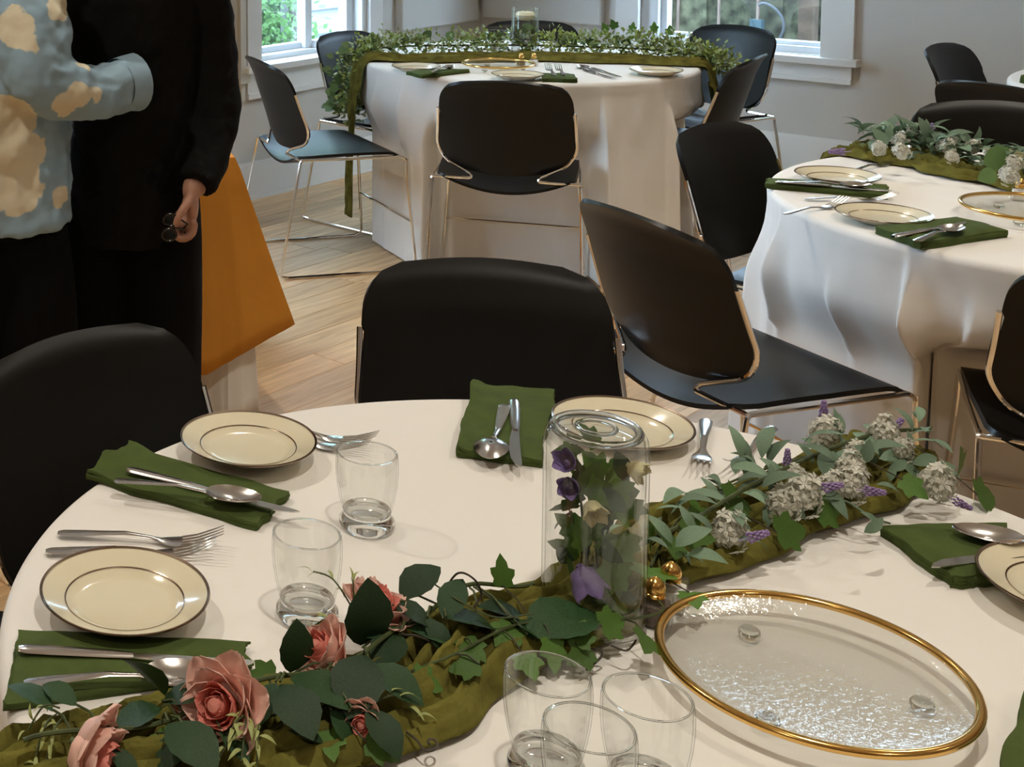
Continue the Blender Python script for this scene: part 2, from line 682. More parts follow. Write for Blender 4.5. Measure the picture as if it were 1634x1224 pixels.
struct(MB().box(X0, X1, Y0 - WT, Y0, 0, CEIL).build('wall_near', M['wall'], smooth=False))


m = MB()
m.box(X0, X1 - .016, Y1 - .014, Y1, 0, .165)
m.box(X0, X1 - .016, Y1 - .020, Y1, 0, .02)
m.box(X0, X1 - .016, Y1 - .010, Y1, .165, .178)
struct(m.build('baseboard_left', M['trim'], smooth=False))
m = MB()
m.box(X1 - .014, X1, Y0, Y1, 0, .255)
m.box(X1 - .020, X1, Y0, Y1, 0, .02)
m.box(X1 - .010, X1, Y0, Y1, .255, .27)
struct(m.build('baseboard_right', M['trim'], smooth=False))

# window_1 in the left wall
w = struct(thing('window_1', 'white framed sliding window over a garden hedge', None))
w.location = (WL[0], Y1, WL[2])


def wbox(name, mt, *b, par=None):
    o = (par or w).location
    m = MB()
    m.box(b[0] - o[0], b[1] - o[0], b[2] - o[1], b[3] - o[1], b[4] - o[2], b[5] - o[2])
    ob = m.build(name, mt, par or w, smooth=False)
    bv = ob.modifiers.new('bevel', 'BEVEL')
    bv.width = .003
    bv.segments = 2
    return ob


wbox('casing', M['trim'], 4.676, 4.773, Y1 - .022, Y1 + .004, .63, 2.15)
wbox('casing', M['trim'], 5.585, 5.685, Y1 - .022, Y1 + .004, .63, 2.15)
wbox('casing', M['trim'], 4.66, 5.70, Y1 - .026, Y1 + .004, 2.05, 2.16)
wbox('sill', M['trim'], 4.65, 5.71, Y1 - .055, Y1 + .07, .600, .630)
wbox('apron', M['trim'], 4.676, 5.685, Y1 - .020, Y1, .500, .600)
wbox('apron_moulding', M['trim'], 4.676, 5.685, Y1 - .026, Y1, .473, .502)
# vinyl frame set deep in the wall
wbox('frame', M['vinyl'], 4.765, 4.785, Y1 + .05, Y1 + .15, .63, 2.05)
wbox('frame', M['vinyl'], 5.55, 5.60, Y1 + .004, Y1 + .15, .63, 2.05)
wbox('frame', M['vinyl'], 4.785, 5.55, Y1 + .05, Y1 + .15, .625, .655)
wbox('frame', M['vinyl'], 4.785, 5.55, Y1 + .05, Y1 + .15, 2.02, 2.05)
wbox('sash_stile', M['vinyl'], 5.20, 5.25, Y1 + .075, Y1 + .125, .655, 2.02)
wbox('sash_stile', M['vinyl'], 5.50, 5.55, Y1 + .06, Y1 + .10, .655, 2.02)
wbox('sash_stile', M['vinyl'], 4.785, 4.81, Y1 + .10, Y1 + .14, .655, 2.02)
wbox('sash_rail', M['vinyl'], 4.81, 5.20, Y1 + .10, Y1 + .14, .655, .685)
wbox('sash_rail', M['vinyl'], 5.25, 5.50, Y1 + .06, Y1 + .10, .655, .69)
wbox('pane', M['pane'], 4.81, 5.20, Y1 + .118, Y1 + .121, .685, 2.02)
wbox('pane', M['pane'], 5.25, 5.50, Y1 + .078, Y1 + .081, .69, 2.02)
tag(wbox('latch', M['glasses'], 4.788, 4.80, Y1 + .085, Y1 + .10, .745, .77), 'small black latch')

# window_2 in the right wall
w = struct(thing('window_2', 'white framed window looking on a weathered board fence', None))
w.location = (X1, WR[1], WR[2])
wbox('casing', M['trim'], X1 - .022, X1 + .004, 3.29, 3.405, .635, 2.15)
wbox('casing', M['trim'], X1 - .022, X1 + .004, 2.330, 2.465, .635, 2.15)
wbox('casing', M['trim'], X1 - .026, X1 + .004, 2.315, 3.42, 2.05, 2.16)
wbox('sill', M['trim'], X1 - .055, X1 + .06, 2.305, 3.43, .605, .637)
wbox('apron', M['trim'], X1 - .020, X1, 2.335, 3.40, .545, .606)
wbox('apron_moulding', M['trim'], X1 - .026, X1, 2.335, 3.40, .522, .546)
wbox('frame', M['vinyl'], X1 + .03, X1 + .14, 3.215, 3.30, .637, 2.05)
wbox('frame', M['vinyl'], X1 + .03, X1 + .14, 2.461, 2.474, .637, 2.05)
wbox('frame', M['vinyl'], X1 + .03, X1 + .14, 2.474, 3.215, .637, .672)
wbox('frame', M['vinyl'], X1 + .03, X1 + .14, 2.474, 3.215, 2.01, 2.05)
wbox('sash_stile', M['vinyl'], X1 + .06, X1 + .11, 3.185, 3.215, .672, 2.01)
wbox('sash_rail', M['vinyl'], X1 + .06, X1 + .11, 2.474, 3.185, .672, .690)
wbox('pane', M['pane'], X1 + .085, X1 + .088, 2.474, 3.185, .69, 2.01)

for wi, (a_, b_) in enumerate(MORE):
    w = struct(thing('window_%d' % (wi + 3), 'wide white framed window in the same wall as the garden window', None))
    w.location = (a_, Y1, WL[2])
    wbox('casing', M['trim'], a_ - .09, a_ + .004, Y1 - .022, Y1 + .004, .63, 2.15)
    wbox('casing', M['trim'], b_ - .004, b_ + .09, Y1 - .022, Y1 + .004, .63, 2.15)
    wbox('casing', M['trim'], a_ - .10, b_ + .10, Y1 - .026, Y1 + .004, 2.05, 2.16)
    wbox('sill', M['trim'], a_ - .11, b_ + .11, Y1 - .055, Y1 + .07, .600, .630)
    wbox('apron', M['trim'], a_ - .09, b_ + .09, Y1 - .020, Y1, .473, .600)
    c_ = (a_ + b_) / 2
    for q in (a_, c_ - .02, b_ - .04):
        wbox('frame', M['vinyl'], q, q + .04, Y1 + .06, Y1 + .14, .63, 2.05)
    for q in (.625, 2.01):
        wbox('frame', M['vinyl'], a_, b_, Y1 + .065, Y1 + .135, q, q + .04)
    wbox('pane', M['pane'], a_ + .04, c_ - .02, Y1 + .10, Y1 + .103, .66, 2.01)
    wbox('pane', M['pane'], c_ + .02, b_ - .04, Y1 + .10, Y1 + .103, .66, 2.01)

# wall panels, raceway


def panel(name, b, label):
    r = thing(name, label, 'wall panel', ((b[0] + b[1]) / 2, (b[2] + b[3]) / 2, b[4]), group=None)
    o = r.location
    m = MB()
    m.box(b[0] - o[0], b[1] - o[0], b[2] - o[1], b[3] - o[1], 0, b[5] - b[4])
    ob = m.build('board', M['panel'], r, smooth=False)
    bv = ob.modifiers.new('bevel', 'BEVEL')
    bv.width = .008
    bv.segments = 3
    return r


panel('wall_panel', (5.815, 6.497, Y1 - .045, Y1, .690, 1.9), 'plain white rectangular panel beside the garden window')
panel('wall_panel', (X1 - .045, X1, 3.467, 4.131, .705, 1.9), 'plain white rectangular panel beside the fence window')
r = thing('cable_raceway', 'beige vertical cable raceway at the edge of the window casing', 'raceway', (4.646, Y1 - .012, .47))
o = r.location
for nm, b in (('channel', (4.628, 4.664, Y1 - .022, Y1, .60, CEIL)), ('junction_clip', (4.612, 4.680, Y1 - .034, Y1, .555, .603)), ('lower_channel', (4.634, 4.660, Y1 - .018, Y1, .47, .556))):
    m = MB()
    m.box(b[0] - o[0], b[1] - o[0], b[2] - o[1], b[3] - o[1], b[4] - o[2], b[5] - o[2])
    m.build(nm, M['raceway'], r, smooth=False)

# ceiling lamps (the room's own light)
lamp_data = bpy.data.lights.new('downlight', 'SPOT')
lamp_data.spot_size = math.radians(LAMP_CONE)
lamp_data.spot_blend = .7
lamp_data.shadow_soft_size = .045
lamp_data.energy = LAMP_W
lamp_data.color = LAMP_COL
ring = MB().lathe([(.085, 0), (.085, -.006), (.062, -.008), (.058, 0)], 28, closed=True).mesh('lamp_ring', M['trim'])
lens = MB().lathe([(1e-4, -.001), (.058, -.001)], 28).mesh('lamp_lens', M['lamp'])
for i, (x, y) in enumerate(LAMPS):
    t = thing('ceiling_downlight', 'round white recessed downlight in the ceiling', 'downlight', (x, y, CEIL), group='ceiling downlights')
    obj('trim_ring', ring, t)
    obj('lens', lens, t)
    l = bpy.data.objects.new('bulb', lamp_data)
    COL.objects.link(l)
    l.parent = t
    l.location = (0, 0, -.012)

# ------------------------------------------------------------------ outside
g = MB().box(-8, 16, -10, 16, -.5, -.14).build('garden_ground', M['soil'], smooth=False)
struct(g)
fx = X1 + 1.15
fen = thing('board_fence', 'weathered upright cedar board fence outside the window', 'fence', (fx, 3.0, -.14))
bm_ = MB().box(-.012, .012, -.098, .098, 0, 2.0).mesh('board', M['fence'], False)
yb = 1.2
i = 0
while yb < 7.0:
    b = obj('board', bm_, fen)
    b.location = (.016 * (i % 2), yb - 3.0, 0)
    b.rotation_euler = (0, 0, random.uniform(-.03, .03))
    yb += .1975 + random.uniform(0, .003)
    i += 1
for z in (.35, 1.05, 1.75):
    MB().box(.03, .075, -1.9, 4.1, z - .045, z + .045).build('rail', M['fence'], fen, smooth=False)
for yq in (3.742, 2.945):
    MB().box(-.09, -.015, yq - 3.0 - .035, yq - 3.0 + .035, 0, 2.05).build('post', M['bark'], fen, smooth=False)
for yq in (3.636, 3.413):
    MB().box(-.030, -.013, yq - 3.0 - .004, yq - 3.0 + .004, 0, 2.0).build('batten', M['rust'], fen, smooth=False)
c = thing('garden_cable', 'grey looped cable with a small box hung on the fence', 'cable', (fx - .03, 3.20, .60))
p = [V((-.01, .005, .13)), V((-.02, -.03, .15)), V((-.02, -.08, .13)), V((-.02, -.125, .08)), V((-.02, -.135, .02)), V((-.02, -.115, -.04)), V((-.01, -.09, -.08))]
MB().tube([path_at(p, k / 40) for k in range(41)], .008, 8).build('wire', M['wire'], c)
MB().box(-.04, .0, -.03, .03, -.02, .06).build('box', M['metal_box'], c, smooth=False)
MB().box(-.02, .0, -.006, .006, -.30, .60).build('pipe', M['rust'], c, smooth=False)

HEDGE_X = 6.62
hd = MB()
rr = random.Random(5)
for k in range(11000):
    hx, hy, hz = rr.uniform(4.6, HEDGE_X), rr.uniform(5.15, 5.6), rr.uniform(-.1, 2.6)
    bul = .35 * noise.noise(V((hx * 2.1, hz * 2.1, 1.3)))
    p = V((hx, hy - .1 + bul, hz))
    d = V((rr.uniform(-1, 1), rr.uniform(-1, .3), rr.uniform(-.7, 1))).normalized()
    n = V((rr.uniform(-.6, .6), -1, rr.uniform(.0, 1.2))).normalized()
    s = d.cross(n).normalized()
    L_ = rr.uniform(.035, .06)
    hd.add([p, p + d * L_ * .5 + s * L_ * .28, p + d * L_, p + d * L_ * .5 - s * L_ * .28], [(0, 1, 2, 3)])
sh = thing('laurel_hedge', 'bright green leafy hedge outside the window', 'hedge', (6.4, 5.5, -.14))
ob = hd.build('foliage', M['hedge'], sh, smooth=False)
ob.location = (-6.4, -5.5, .14)
ob['kind'] = 'stuff'
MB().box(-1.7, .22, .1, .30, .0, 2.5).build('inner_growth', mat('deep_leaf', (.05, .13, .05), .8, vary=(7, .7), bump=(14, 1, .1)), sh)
for k in range(6):
    MB().tube([(-1.7 + .38 * k, 0, 0), (-1.7 + .38 * k + .05, .02, .7), (-1.7 + .38 * k, .1, 1.6)], [.03, .022, .012], 8).build('trunk', M['bark'], sh)
nb = thing('garden_shed', 'pale lap-sided garden shed wall beside the hedge, outside the garden window', 'shed', (6.70, 5.50, -.14))
lap = MB().add([(0, -.022, 0), (.75, -.022, 0), (.75, 0, .16), (0, 0, .16), (0, .02, 0), (.75, .02, 0), (.75, .02, .16), (0, .02, .16)],
               [(0, 1, 2, 3), (0, 4, 5, 1), (4, 7, 6, 5), (3, 2, 6, 7), (0, 3, 7, 4), (1, 5, 6, 2)]).mesh('siding_board', M['siding'], False)
for k in range(16):
    obj('siding_board', lap, nb).location = (0, 0, k * .155)
MB().box(0.001, .749, .02, .9, 0, 2.47).build('wall_core', M['siding'], nb, smooth=False)
MB().box(-.04, .80, -.06, .95, 2.47, 2.52).build('roof', M['wire'], nb, smooth=False)

# ------------------------------------------------------------------ stacking chairs  (local +x = the way the chair faces, +y = sitter's left)
BACK_HW = [(0, .150), (.06, .185), (.14, .212), (.22, .224), (.30, .2235), (.50, .217), (.66, .211), (.675, .216), (.80, .213), (.87, .207), (.92, .197), (.96, .180), (.985, .162), (1, .140)]
ZB, ZT = .478, .792


def back_fn(u, v):
    hw = interp(BACK_HW, v)
    k = (u - .5) * 2
    yl = -hw * k
    z = lerp(ZB, ZT, v)
    zz = z + .012 * (1 - k * k) * v - .020 * (1 - k * k) * (1 - smooth(0, .25, v)) * .9
    xm = interp([(0, .012), (.12, -.004), (.4, -.030), (.75, -.062), (.95, -.088), (1, -.094)], v)
    x = xm + .050 * (yl / .22) ** 2 * (1 - .25 * v)
    lip = smooth(.93, 1.0, v)
    return (x - .010 * lip, yl, zz)


def seat_fn(u, v):
    hw = interp([(0, .205), (.08, .225), (.5, .232), (.9, .228), (1, .215)], v)
    k = (u - .5) * 2
    yl = -hw * k
    x = lerp(-.012, .412, v)
    z = .452 - .050 * (1 - k * k) * (1 - smooth(.15, .95, v)) + .006 * math.sin(v * PI) - .022 * smooth(.86, 1., v)
    return (x, yl, z)


ROD = .0056


def make_chair():
    t = thing('stacking_chair', 'x', 'chair')
    MB().slab(back_fn, 20, 26, .011).build('backrest', M['black'], t, ang=70)
    MB().slab(seat_fn, 18, 18, .010).build('seat', M['black'], t, ang=70)
    for s in (1, -1):
        # rear leg, runner, front leg and seat rail of one side
        MB().tube(fillet([(.02, s * .238, .446), (-.004, s * .240, .446), (-.092, s * .252, .012), (-.06, s * .252, .0065)], .03), ROD, 8).build('leg', M['chrome'], t)
        MB().tube(fillet([(.42, s * .224, .43), (.418, s * .226, .37), (.445, s * .252, .02), (.41, s * .252, .0065)], .03), ROD, 8).build('leg', M['chrome'], t)
        MB().tube([(-.065, s * .252, .0065), (.42, s * .252, .0065)], ROD, 8).build('floor_runner', M['chrome'], t)
        MB().tube(fillet([(0, s * .240, .446), (.20, s * .236, .443), (.40, s * .226, .438), (.42, s * .224, .42)], .03), ROD, 8).build('seat_rail', M['chrome'], t)
        # back rod: along the rear edge, S-bend, up the edge of the backrest
        pb = [V(back_fn(0 if s > 0 else 1, v)) for v in (.10, .24, .45, .68)]
        off = V((-.002, s * .004, 0))
        MB().tube(fillet([(-.004, s * .240, .446), (-.008, s * .175, .447), (-.010, s * .108, .448), (-.004, s * .112, .462),
                          pb[0] + V((0, s * -.006, -.012)) + off, pb[1] + off, pb[2] + off, pb[3] + off], .028), ROD, 8).build('back_rod', M['chrome'], t)
    MB().tube([(.433, -.238, .19), (.433, .238, .19)], ROD * .85, 8).build('crossbar', M['chrome'], t)
    return t


NEAR, RIGHT, FAR, FOURTH = (1.296, .658), (3.69, .815), (4.996, 2.962), (5.86, .92)
TR = .635
CHAIRS = [
    # x, y, heading, label
    (1.347, 1.486, -1.622, 'black stacking chair at the rose garland table, next to the two people'),
    (2.120, 1.322, -2.443, 'black stacking chair at the rose garland table, its back to the empty floor'),
    (2.809, 1.341, -.425, 'black stacking chair pulled out from the middle table, whole seat showing'),
    (3.766, 1.604, -1.666, 'black stacking chair at the middle table, beside the napkin with crossed cutlery'),
    (3.02, .585, .40, 'black stacking chair at the middle table, right behind the thick folded napkin'),
    (4.607, 1.253, -2.45, 'black stacking chair behind the white flower garland of the middle table'),
    (5.150, 1.375, -.30, 'black stacking chair with its back to the middle table, drawn up to another table'),
    (5.975, 1.74, -1.60, 'black stacking chair by the bare wall at the farthest table'),
    (4.043, 3.428, -.52, 'black stacking chair with a blue sheen on its seat beside the orange cloth'),
    (4.851, 3.676, -1.60, 'black stacking chair under the garden window, behind hanging round leaves'),
    (5.679, 3.342, -2.567, 'black stacking chair in the room corner behind the candle cylinder'),
    (6.043, 2.644, 2.86, 'black stacking chair under the fence window with a blue sheen on its back'),
    (5.219, 2.262, 1.72, 'black stacking chair turned sideways at the corner table, in front of the fence window'),
    (4.172, 2.542, .484, 'black stacking chair at the corner table with its back squarely to the open floor'),
]
proto = make_chair()
for i, (x, y, h, lab) in enumerate(CHAIRS):
    c = proto if i == 0 else copy_tree(proto)
    c.location = (x, y, 0)
    c.rotation_euler = (0, 0, h)
    tag(c, lab, 'chair', 'black stacking chairs')

# ------------------------------------------------------------------ round tables and cloths
TZ = .742


def table_under(cx, cy, label):
    t = thing('round_table', label, 'table', (cx, cy, 0), group='round banquet tables')
    MB().lathe([(1e-4, .712), (TR - .02, .712), (TR - .012, .718), (TR - .012, .730), (TR - .02, .735), (1e-4, .735)], 48).build('table_top', M['wood_top'], t)
    for k in range(4):
        a = PI / 4 + k * PI / 2
        MB().tube([(.20 * math.cos(a), .20 * math.sin(a), .715), (.27 * math.cos(a), .27 * math.sin(a), .0)], .014, 8).build('leg', M['wire'], t)


def cloth(cx, cy, seed, label, nf=15, turn=0.):
    rr = random.Random(seed)
    ph = [rr.uniform(0, 2 * PI) for _ in range(6)]
    m = MB()
    NT = 720
    levels = [(r, 0) for r in (.0, .15, .3, .45, .56)]
    rows = []
    # fold directions, unevenly spaced
    fold_a = sorted([(k + rr.uniform(-.28, .28)) * 2 * PI / nf for k in range(nf)])
    fold_d = [rr.uniform(.55, 1.2) for _ in range(nf)]
    fold_s = [rr.uniform(-.02, .10) for _ in range(nf)]
    fold_l = [rr.uniform(-.35, .35) for _ in range(nf)]

    def skirt(a, t):
        r = 0.
        for k in range(nf):
            d = (a - fold_a[k] - fold_l[k] * .12 * t + PI) % (2 * PI) - PI
            wd = (.045 + .060 * t)
            amp = smooth(fold_s[k], fold_s[k] + .24, t) * fold_d[k]
            # an outward roll with a steep side
            g = max(0., 1 - d / (.085 + .06 * t)) ** 1.7 if d > 0 else max(0., 1 + d / (.022 + .012 * t))
            r += (.034 + .016 * t) * amp * g
        r += .004 * math.sin(5 * a + ph[0]) * t + .006 * t * math.sin(9 * a + 3 * t + ph[1])
        r += .0035 * noise.noise(V((math.cos(a) * 9, math.sin(a) * 9, t * 5 + seed)))
        return r

    for r in (0, .12, .25, .4, .52, .59, TR - .016):
        rows.append(('t', r))
    for k in range(1, 5):
        rows.append(('e', k / 4))
    for k in range(1, 31):
        rows.append(('s', k / 30))
    for kind, q in rows:
        for k in range(NT):
            a = 2 * PI * k / NT + turn
            if kind == 't':
                r, z = q, TZ
            elif kind == 'e':
                r = TR - .016 + .016 * math.sin(q * PI / 2)
                z = TZ - .016 * (1 - math.cos(q * PI / 2))
            else:
                z = lerp(TZ - .016, .006, q)
                r = TR + .040 * q - .003
            px, py = cx + r * math.cos(a), cy + r * math.sin(a)
            if kind == 's':
                wmax = 0.
                for (hx, hy, hh, _) in CHAIRS:
                    if math.hypot(hx - cx, hy - cy) > 1.3:
                        continue
                    ex, ey = math.cos(hh), math.sin(hh)
                    s_ = (px - hx) * ex + (py - hy) * ey
                    l_ = abs(-(px - hx) * ey + (py - hy) * ex)
                    lim = .456
                    if s_ < lim and l_ < .32:
                        w_ = (1 - smooth(.255, .32, l_)) * (1 - smooth(.45, .60, z))
                        wmax = max(wmax, w_)
                        px += ex * (lim - s_) * w_
                        py += ey * (lim - s_) * w_
                k_ = skirt(a - turn, q) * (1 - (.9 if z < .46 else .35) * wmax)
                px += math.cos(a) * k_
                py += math.sin(a) * k_
            m.v.append((px - cx, py - cy, z))
    for j in range(len(rows) - 1):
        for k in range(NT):
            m.f.append((j * NT + k, j * NT + (k + 1) % NT, (j + 1) * NT + (k + 1) % NT, (j + 1) * NT + k))
    o = m.build('tablecloth', M['linen'], None, ang=180)
    o.location = (cx, cy, 0)
    tag(o, label, 'tablecloth', 'white floor-length tablecloths')
    return o


table_under(*NEAR, 'round banquet table under the rose garland cloth')
table_under(*RIGHT, 'round banquet table under the middle cloth with white flower clusters')
table_under(*FAR, 'round banquet table under the cloth in the room corner')
table_under(*FOURTH, 'round banquet table under the farthest cloth by the bare wall')
cloth(*NEAR, 11, 'white round tablecloth under the rose garland and pebbled glass platter')
cloth(*RIGHT, 5, 'white round tablecloth hanging in soft folds behind the pulled-out chair', 22, .3)
cloth(*FAR, 23, 'white round tablecloth in the room corner with a green runner down its side', 20, .1)
cloth(*FOURTH, 31, 'white round tablecloth by the bare wall with one dark green napkin on it')

# ------------------------------------------------------------------ china
PR = .090


def make_plate():
    t = thing('side_plate', 'x', 'plate')
    MB().lathe([(1e-4, .004), (.048, .004), (.056, .0055), (.062, .0095), (.066, .0115), (.082, .0175), (.0895, .0205), (.0900, .0195), (.082, .0145), (.066, .0075), (.052, .0005), (.048, .0), (.045, .002), (1e-4, .002)], 64).build('dish', M['china'], t, ang=60)
    MB().lathe([(.0875, .0205), (.0902, .0215), (.0908, .0203), (.0898, .0190)], 72, closed=True).build('rim_band', M['band'], t)
    MB().lathe([(.0625, .0103), (.0635, .0110), (.0640, .0112), (.0637, .0105)], 72, closed=True).build('inner_band', M['band'], t)
    return t


plate0 = make_plate()
PZ = TZ + .0006
pD2 = at(1726, 938, TZ + .0215)
PLATES = [
    ((1.331, 1.185), 'cream side plate between the scrunched green napkin and a tumbler'),
    ((.942, 1.014), 'cream side plate beside two forks lying with raised tines'),
    ((1.769, .897), 'cream side plate behind the upturned glass cylinder'),
    ((pD2.x, pD2.y), 'cream side plate with a gilt edge beside the napkin holding an upturned spoon'),
    ((3.571, 1.293), 'cream side plate on the middle table beside the long napkin'),
    ((3.246, 1.083), 'cream side plate at the edge of the middle table, fork tines behind it'),
    ((4.435, 3.083), 'cream side plate on the corner table nearest the hanging runner'),
    ((4.507, 2.700), 'cream side plate on the corner table peeping over a chair back'),
    ((4.931, 2.399), 'cream side plate alone at the edge of the corner table under the fence window'),
]
for i, ((x, y), lab) in enumerate(PLATES):
    c = plate0 if i == 0 else copy_tree(plate0)
    c.location = (x, y, PZ + (.008, .006, 0, .006, 0, 0, 0, 0, 0)[i])
    tag(c, lab, 'plate', 'cream side plates')


def make_charger(R_):
    t = thing('glass_platter', 'x', 'platter')
    MB().lathe([(1e-4, .0185), (R_ * .80, .0185), (R_ * .86, .0205), (R_ * .93, .0240), (R_ * .985, .0265), (R_ * .985, .0225), (R_ * .93, .0195), (R_ * .86, .0155), (R_ * .80, .0135), (1e-4, .0135)], 72).build('dish', M['charger'], t, ang=60)
    pr = [(R_ + .0045 * math.cos(a), .0250 + .0042 * math.sin(a)) for a in [k * PI / 5 for k in range(10)]]
    MB().lathe(pr, 80, closed=True).build('gold_rim', M['gold'], t)
    for k in range(3):
        a = 1.02 + k * 2 * PI / 3
        MB().blob((R_ * .68 * math.cos(a), R_ * .68 * math.sin(a), .0072), (.0105, .0105, .0072), n=14).build('foot', M['glass_thick'], t)
    return t


ch0 = make_charger(.130)
ch0.location = (1.341, .493, PZ)
tag(ch0, 'large clear pebbled glass platter with a gold rim beside the salt and pepper', 'platter', 'gold-rimmed glass platters')
rc = at(1650, 335, TZ + .02)
c = copy_tree(ch0)
c.location = (rc.x, rc.y, PZ)
tag(c, 'clear glass platter with a gilt rim on the middle table', 'platter', 'gold-rimmed glass platters')
c = copy_tree(ch0)
c.location = (4.668, 2.878, PZ)
tag(c, 'clear glass platter on the corner table in front of the candle cylinder', 'platter', 'gold-rimmed glass platters')

# tumblers: thick rounded foot, waist, faceted belly


def make_tumbler():
    t = thing('tumbler', 'x', 'tumbler')
    H = .093
    NS = 60
    outp = [(.0285, .021), (.0300, .028), (.0325, .040), (.0350, .056), (.0362, .070), (.0362, .082), (.0355, H)]
    prof = outp + [(.0345, H + .0004)] + [(r - .0018, z) for r, z in reversed(outp[:-1])]

    def bowl():
        m = MB()
        n = NS
        vs = []
        for (r, z) in prof:
            for k in range(n):
                a = 2 * PI * k / n
                q = 1 - .022 * abs(math.sin(5 * a)) * (1 - smooth(.022, .05, z))
                vs.append((r * q * math.cos(a), r * q * math.sin(a), z))
        fs = [(i * n + k, i * n + (k + 1) % n, (i + 1) * n + (k + 1) % n, (i + 1) * n + k) for i in range(len(prof) - 1) for k in range(n)]
        return m.add(vs, fs)
    bowl().build('bowl', M['glass'], t, ang=80)
    MB().lathe([(.0335 + .0009 * math.cos(a), H + .0009 * math.sin(a)) for a in [k * PI / 4 for k in range(8)]], 48, closed=True).build('lip', M['glass_thick'], t)
    foot = [(1e-4, .004), (.020, .003), (.0265, .0), (.0305, .002), (.0325, .007), (.0318, .012), (.0280, .0165), (.0272, .019), (.0285, .0225), (.0272, .0245), (.022, .019), (.014, .0165), (1e-4, .0155)]
    MB().lathe(foot, 48).build('foot', M['glass_thick'], t, ang=80)
    return t


tum = make_tumbler()
gz = TZ + .0006
g3, g4, g5 = at(879, 1078, TZ + .0935), at(1028, 1112, TZ + .0935), at(941, 1158, TZ + .0935)
gc = (g3 + g4 + g5) / 3
g3, g4, g5 = [gc + (g - gc) * 1.07 for g in (g3, g4, g5)]
TUM = [((1.290, .962), 'clear glass tumbler standing alone behind the rose garland'),
       ((1.080, .881), 'clear glass tumbler touching the rose leaves'),
       ((g3.x, g3.y), 'clear glass tumbler of the group of three, against the green runner'),
       ((g4.x, g4.y), 'clear glass tumbler of the group of three, against the gold platter rim'),
       ((g5.x, g5.y), 'clear glass tumbler of the group of three, farthest from the runner')]
for i, ((x, y), lab) in enumerate(TUM):
    c = tum if i == 0 else copy_tree(tum)
    c.location = (x, y, gz)
    c.rotation_euler = (0, 0, i * .7)
    tag(c, lab, 'tumbler', 'clear tumblers on the rose garland table')

# ------------------------------------------------------------------ napkins


def napkin(cs, label, seed, layers=3, th=.0045, group='folded green napkins', z0=TZ + .0004, ruffle=0.):
    cs = [V((a[0], a[1], 0)) for a in cs]
    ctr = sum(cs, V()) / 4
    cs = [c - ctr for c in cs]
    m = MB()
    rr = random.Random(seed)
    for k in range(layers):
        ins = [rr.uniform(-.004, .004) for _ in range(4)]

        def fn(u, v, k=k, ins=ins):
            uu = u * (1 + ins[0]) - ins[1] * .5
            vv = v * (1 + ins[2]) - ins[3] * .5
            p = cs[0] * (1 - uu) * (1 - vv) + cs[1] * uu * (1 - vv) + cs[2] * uu * vv + cs[3] * (1 - uu) * vv
            wav = .0035 * noise.noise(V((p.x * 16, p.y * 16, seed + k * .2)))
            p = p + V((.009 * noise.noise(V((u * 5, v * 2, seed + k * .12))), .009 * noise.noise(V((v * 5, u * 2, seed + 4 + k * .12))), 0))
            e = min(u, 1 - u, v, 1 - v)
            z = z0 + th * (k + .55) + (wav + .0025 * smooth(0, .2, e)) * (.3 + .35 * k) * smooth(0, .12, e + .03)
            if ruffle:
                z += ruffle * (1 - smooth(0., .18, u)) * (.6 + .4 * math.sin(v * 9 + seed)) * (k + 1) / layers
            return (p.x, p.y, max(z, z0 + th * .5))
        m.slab(fn, 22, 16, th * .92)
    # rounded folded edge along one long side
    a, b = cs[3], cs[2]
    inw = ((cs[0] - cs[3]).normalized())
    h = th * layers / 2
    pts = [a + (b - a) * (i / 10) + inw * h * .9 + V((0, 0, z0 + h + .0005)) for i in range(11)]
    m.tube(pts, [(h, h)] * 11, 10)
    o = m.build('napkin', M['napkin'], None, ang=50)
    o.location = (ctr.x, ctr.y, 0)
    # turned hem
    hm = MB()
    topz = z0 + th * layers + .001
    a, b = cs[0] * .955 + cs[1] * .045, cs[3] * .955 + cs[2] * .045
    tag(o, label, 'napkin', group)
    return o




def q(*pts):
    return [at(*p)[:2] for p in pts]


napkin(q((205, 705, .758), (462, 778, .757), (410, 842, .747), (137, 760, .748)), 'folded green napkin with a ruffled end, spoon and knife on it', 3, 3, .0036, ruffle=.012)
napkin(q((30, 998, .757), (392, 1014, .757), (395, 1078, .746), (5, 1130, .746)), 'folded green napkin partly under rose leaves, with a straight knife', 8, 3, .0028)
napkin(q((755, 610, .756), (886, 620, .756), (866, 742, .747), (728, 725, .747)), 'folded green napkin hanging at the table edge with a face-down spoon', 13, 3, .0040, ruffle=.008)
napkin(q((1600, 831, .757), (1405, 838, .756), (1515, 933, .746), (1596, 931, .746)), 'folded green napkin with layered edge under a large spoon', 17, 4, .0034)
napkin(q((1634, 1105, .752), (1598, 1240, .746), (1760, 1270, .746), (1800, 1120, .752)), 'corner of a green napkin at the far side of the gold-rimmed platter', 19, 3, .0045)
napkin(q((1228, 282, .757), (1418, 293, .757), (1416, 317, .745), (1222, 299, .745)), 'long folded green napkin on the middle table with crossed cutlery', 21, 3, .0040)
napkin(q((1530, 346, .758), (1397, 364, .754), (1468, 397, .745), (1608, 372, .752)), 'thick folded green napkin at the edge of the middle table', 24, 4, .0040)
napkin(q((725, 109, .758), (648, 113, .758), (674, 124, .746), (750, 114, .748)), 'dark green napkin on the corner table under a spoon handle', 27, 4, .0036)
napkin(q((866, 115, .760), (918, 117, .760), (921, 131, .745), (866, 130, .745)), 'dark green napkin on the corner table with shiny fork tines behind', 29, 4, .0036)
t4 = [at(1627, 128, TZ + .01), at(1660, 134, TZ + .01), at(1690, 126, TZ + .01), at(1650, 120, TZ + .01)]
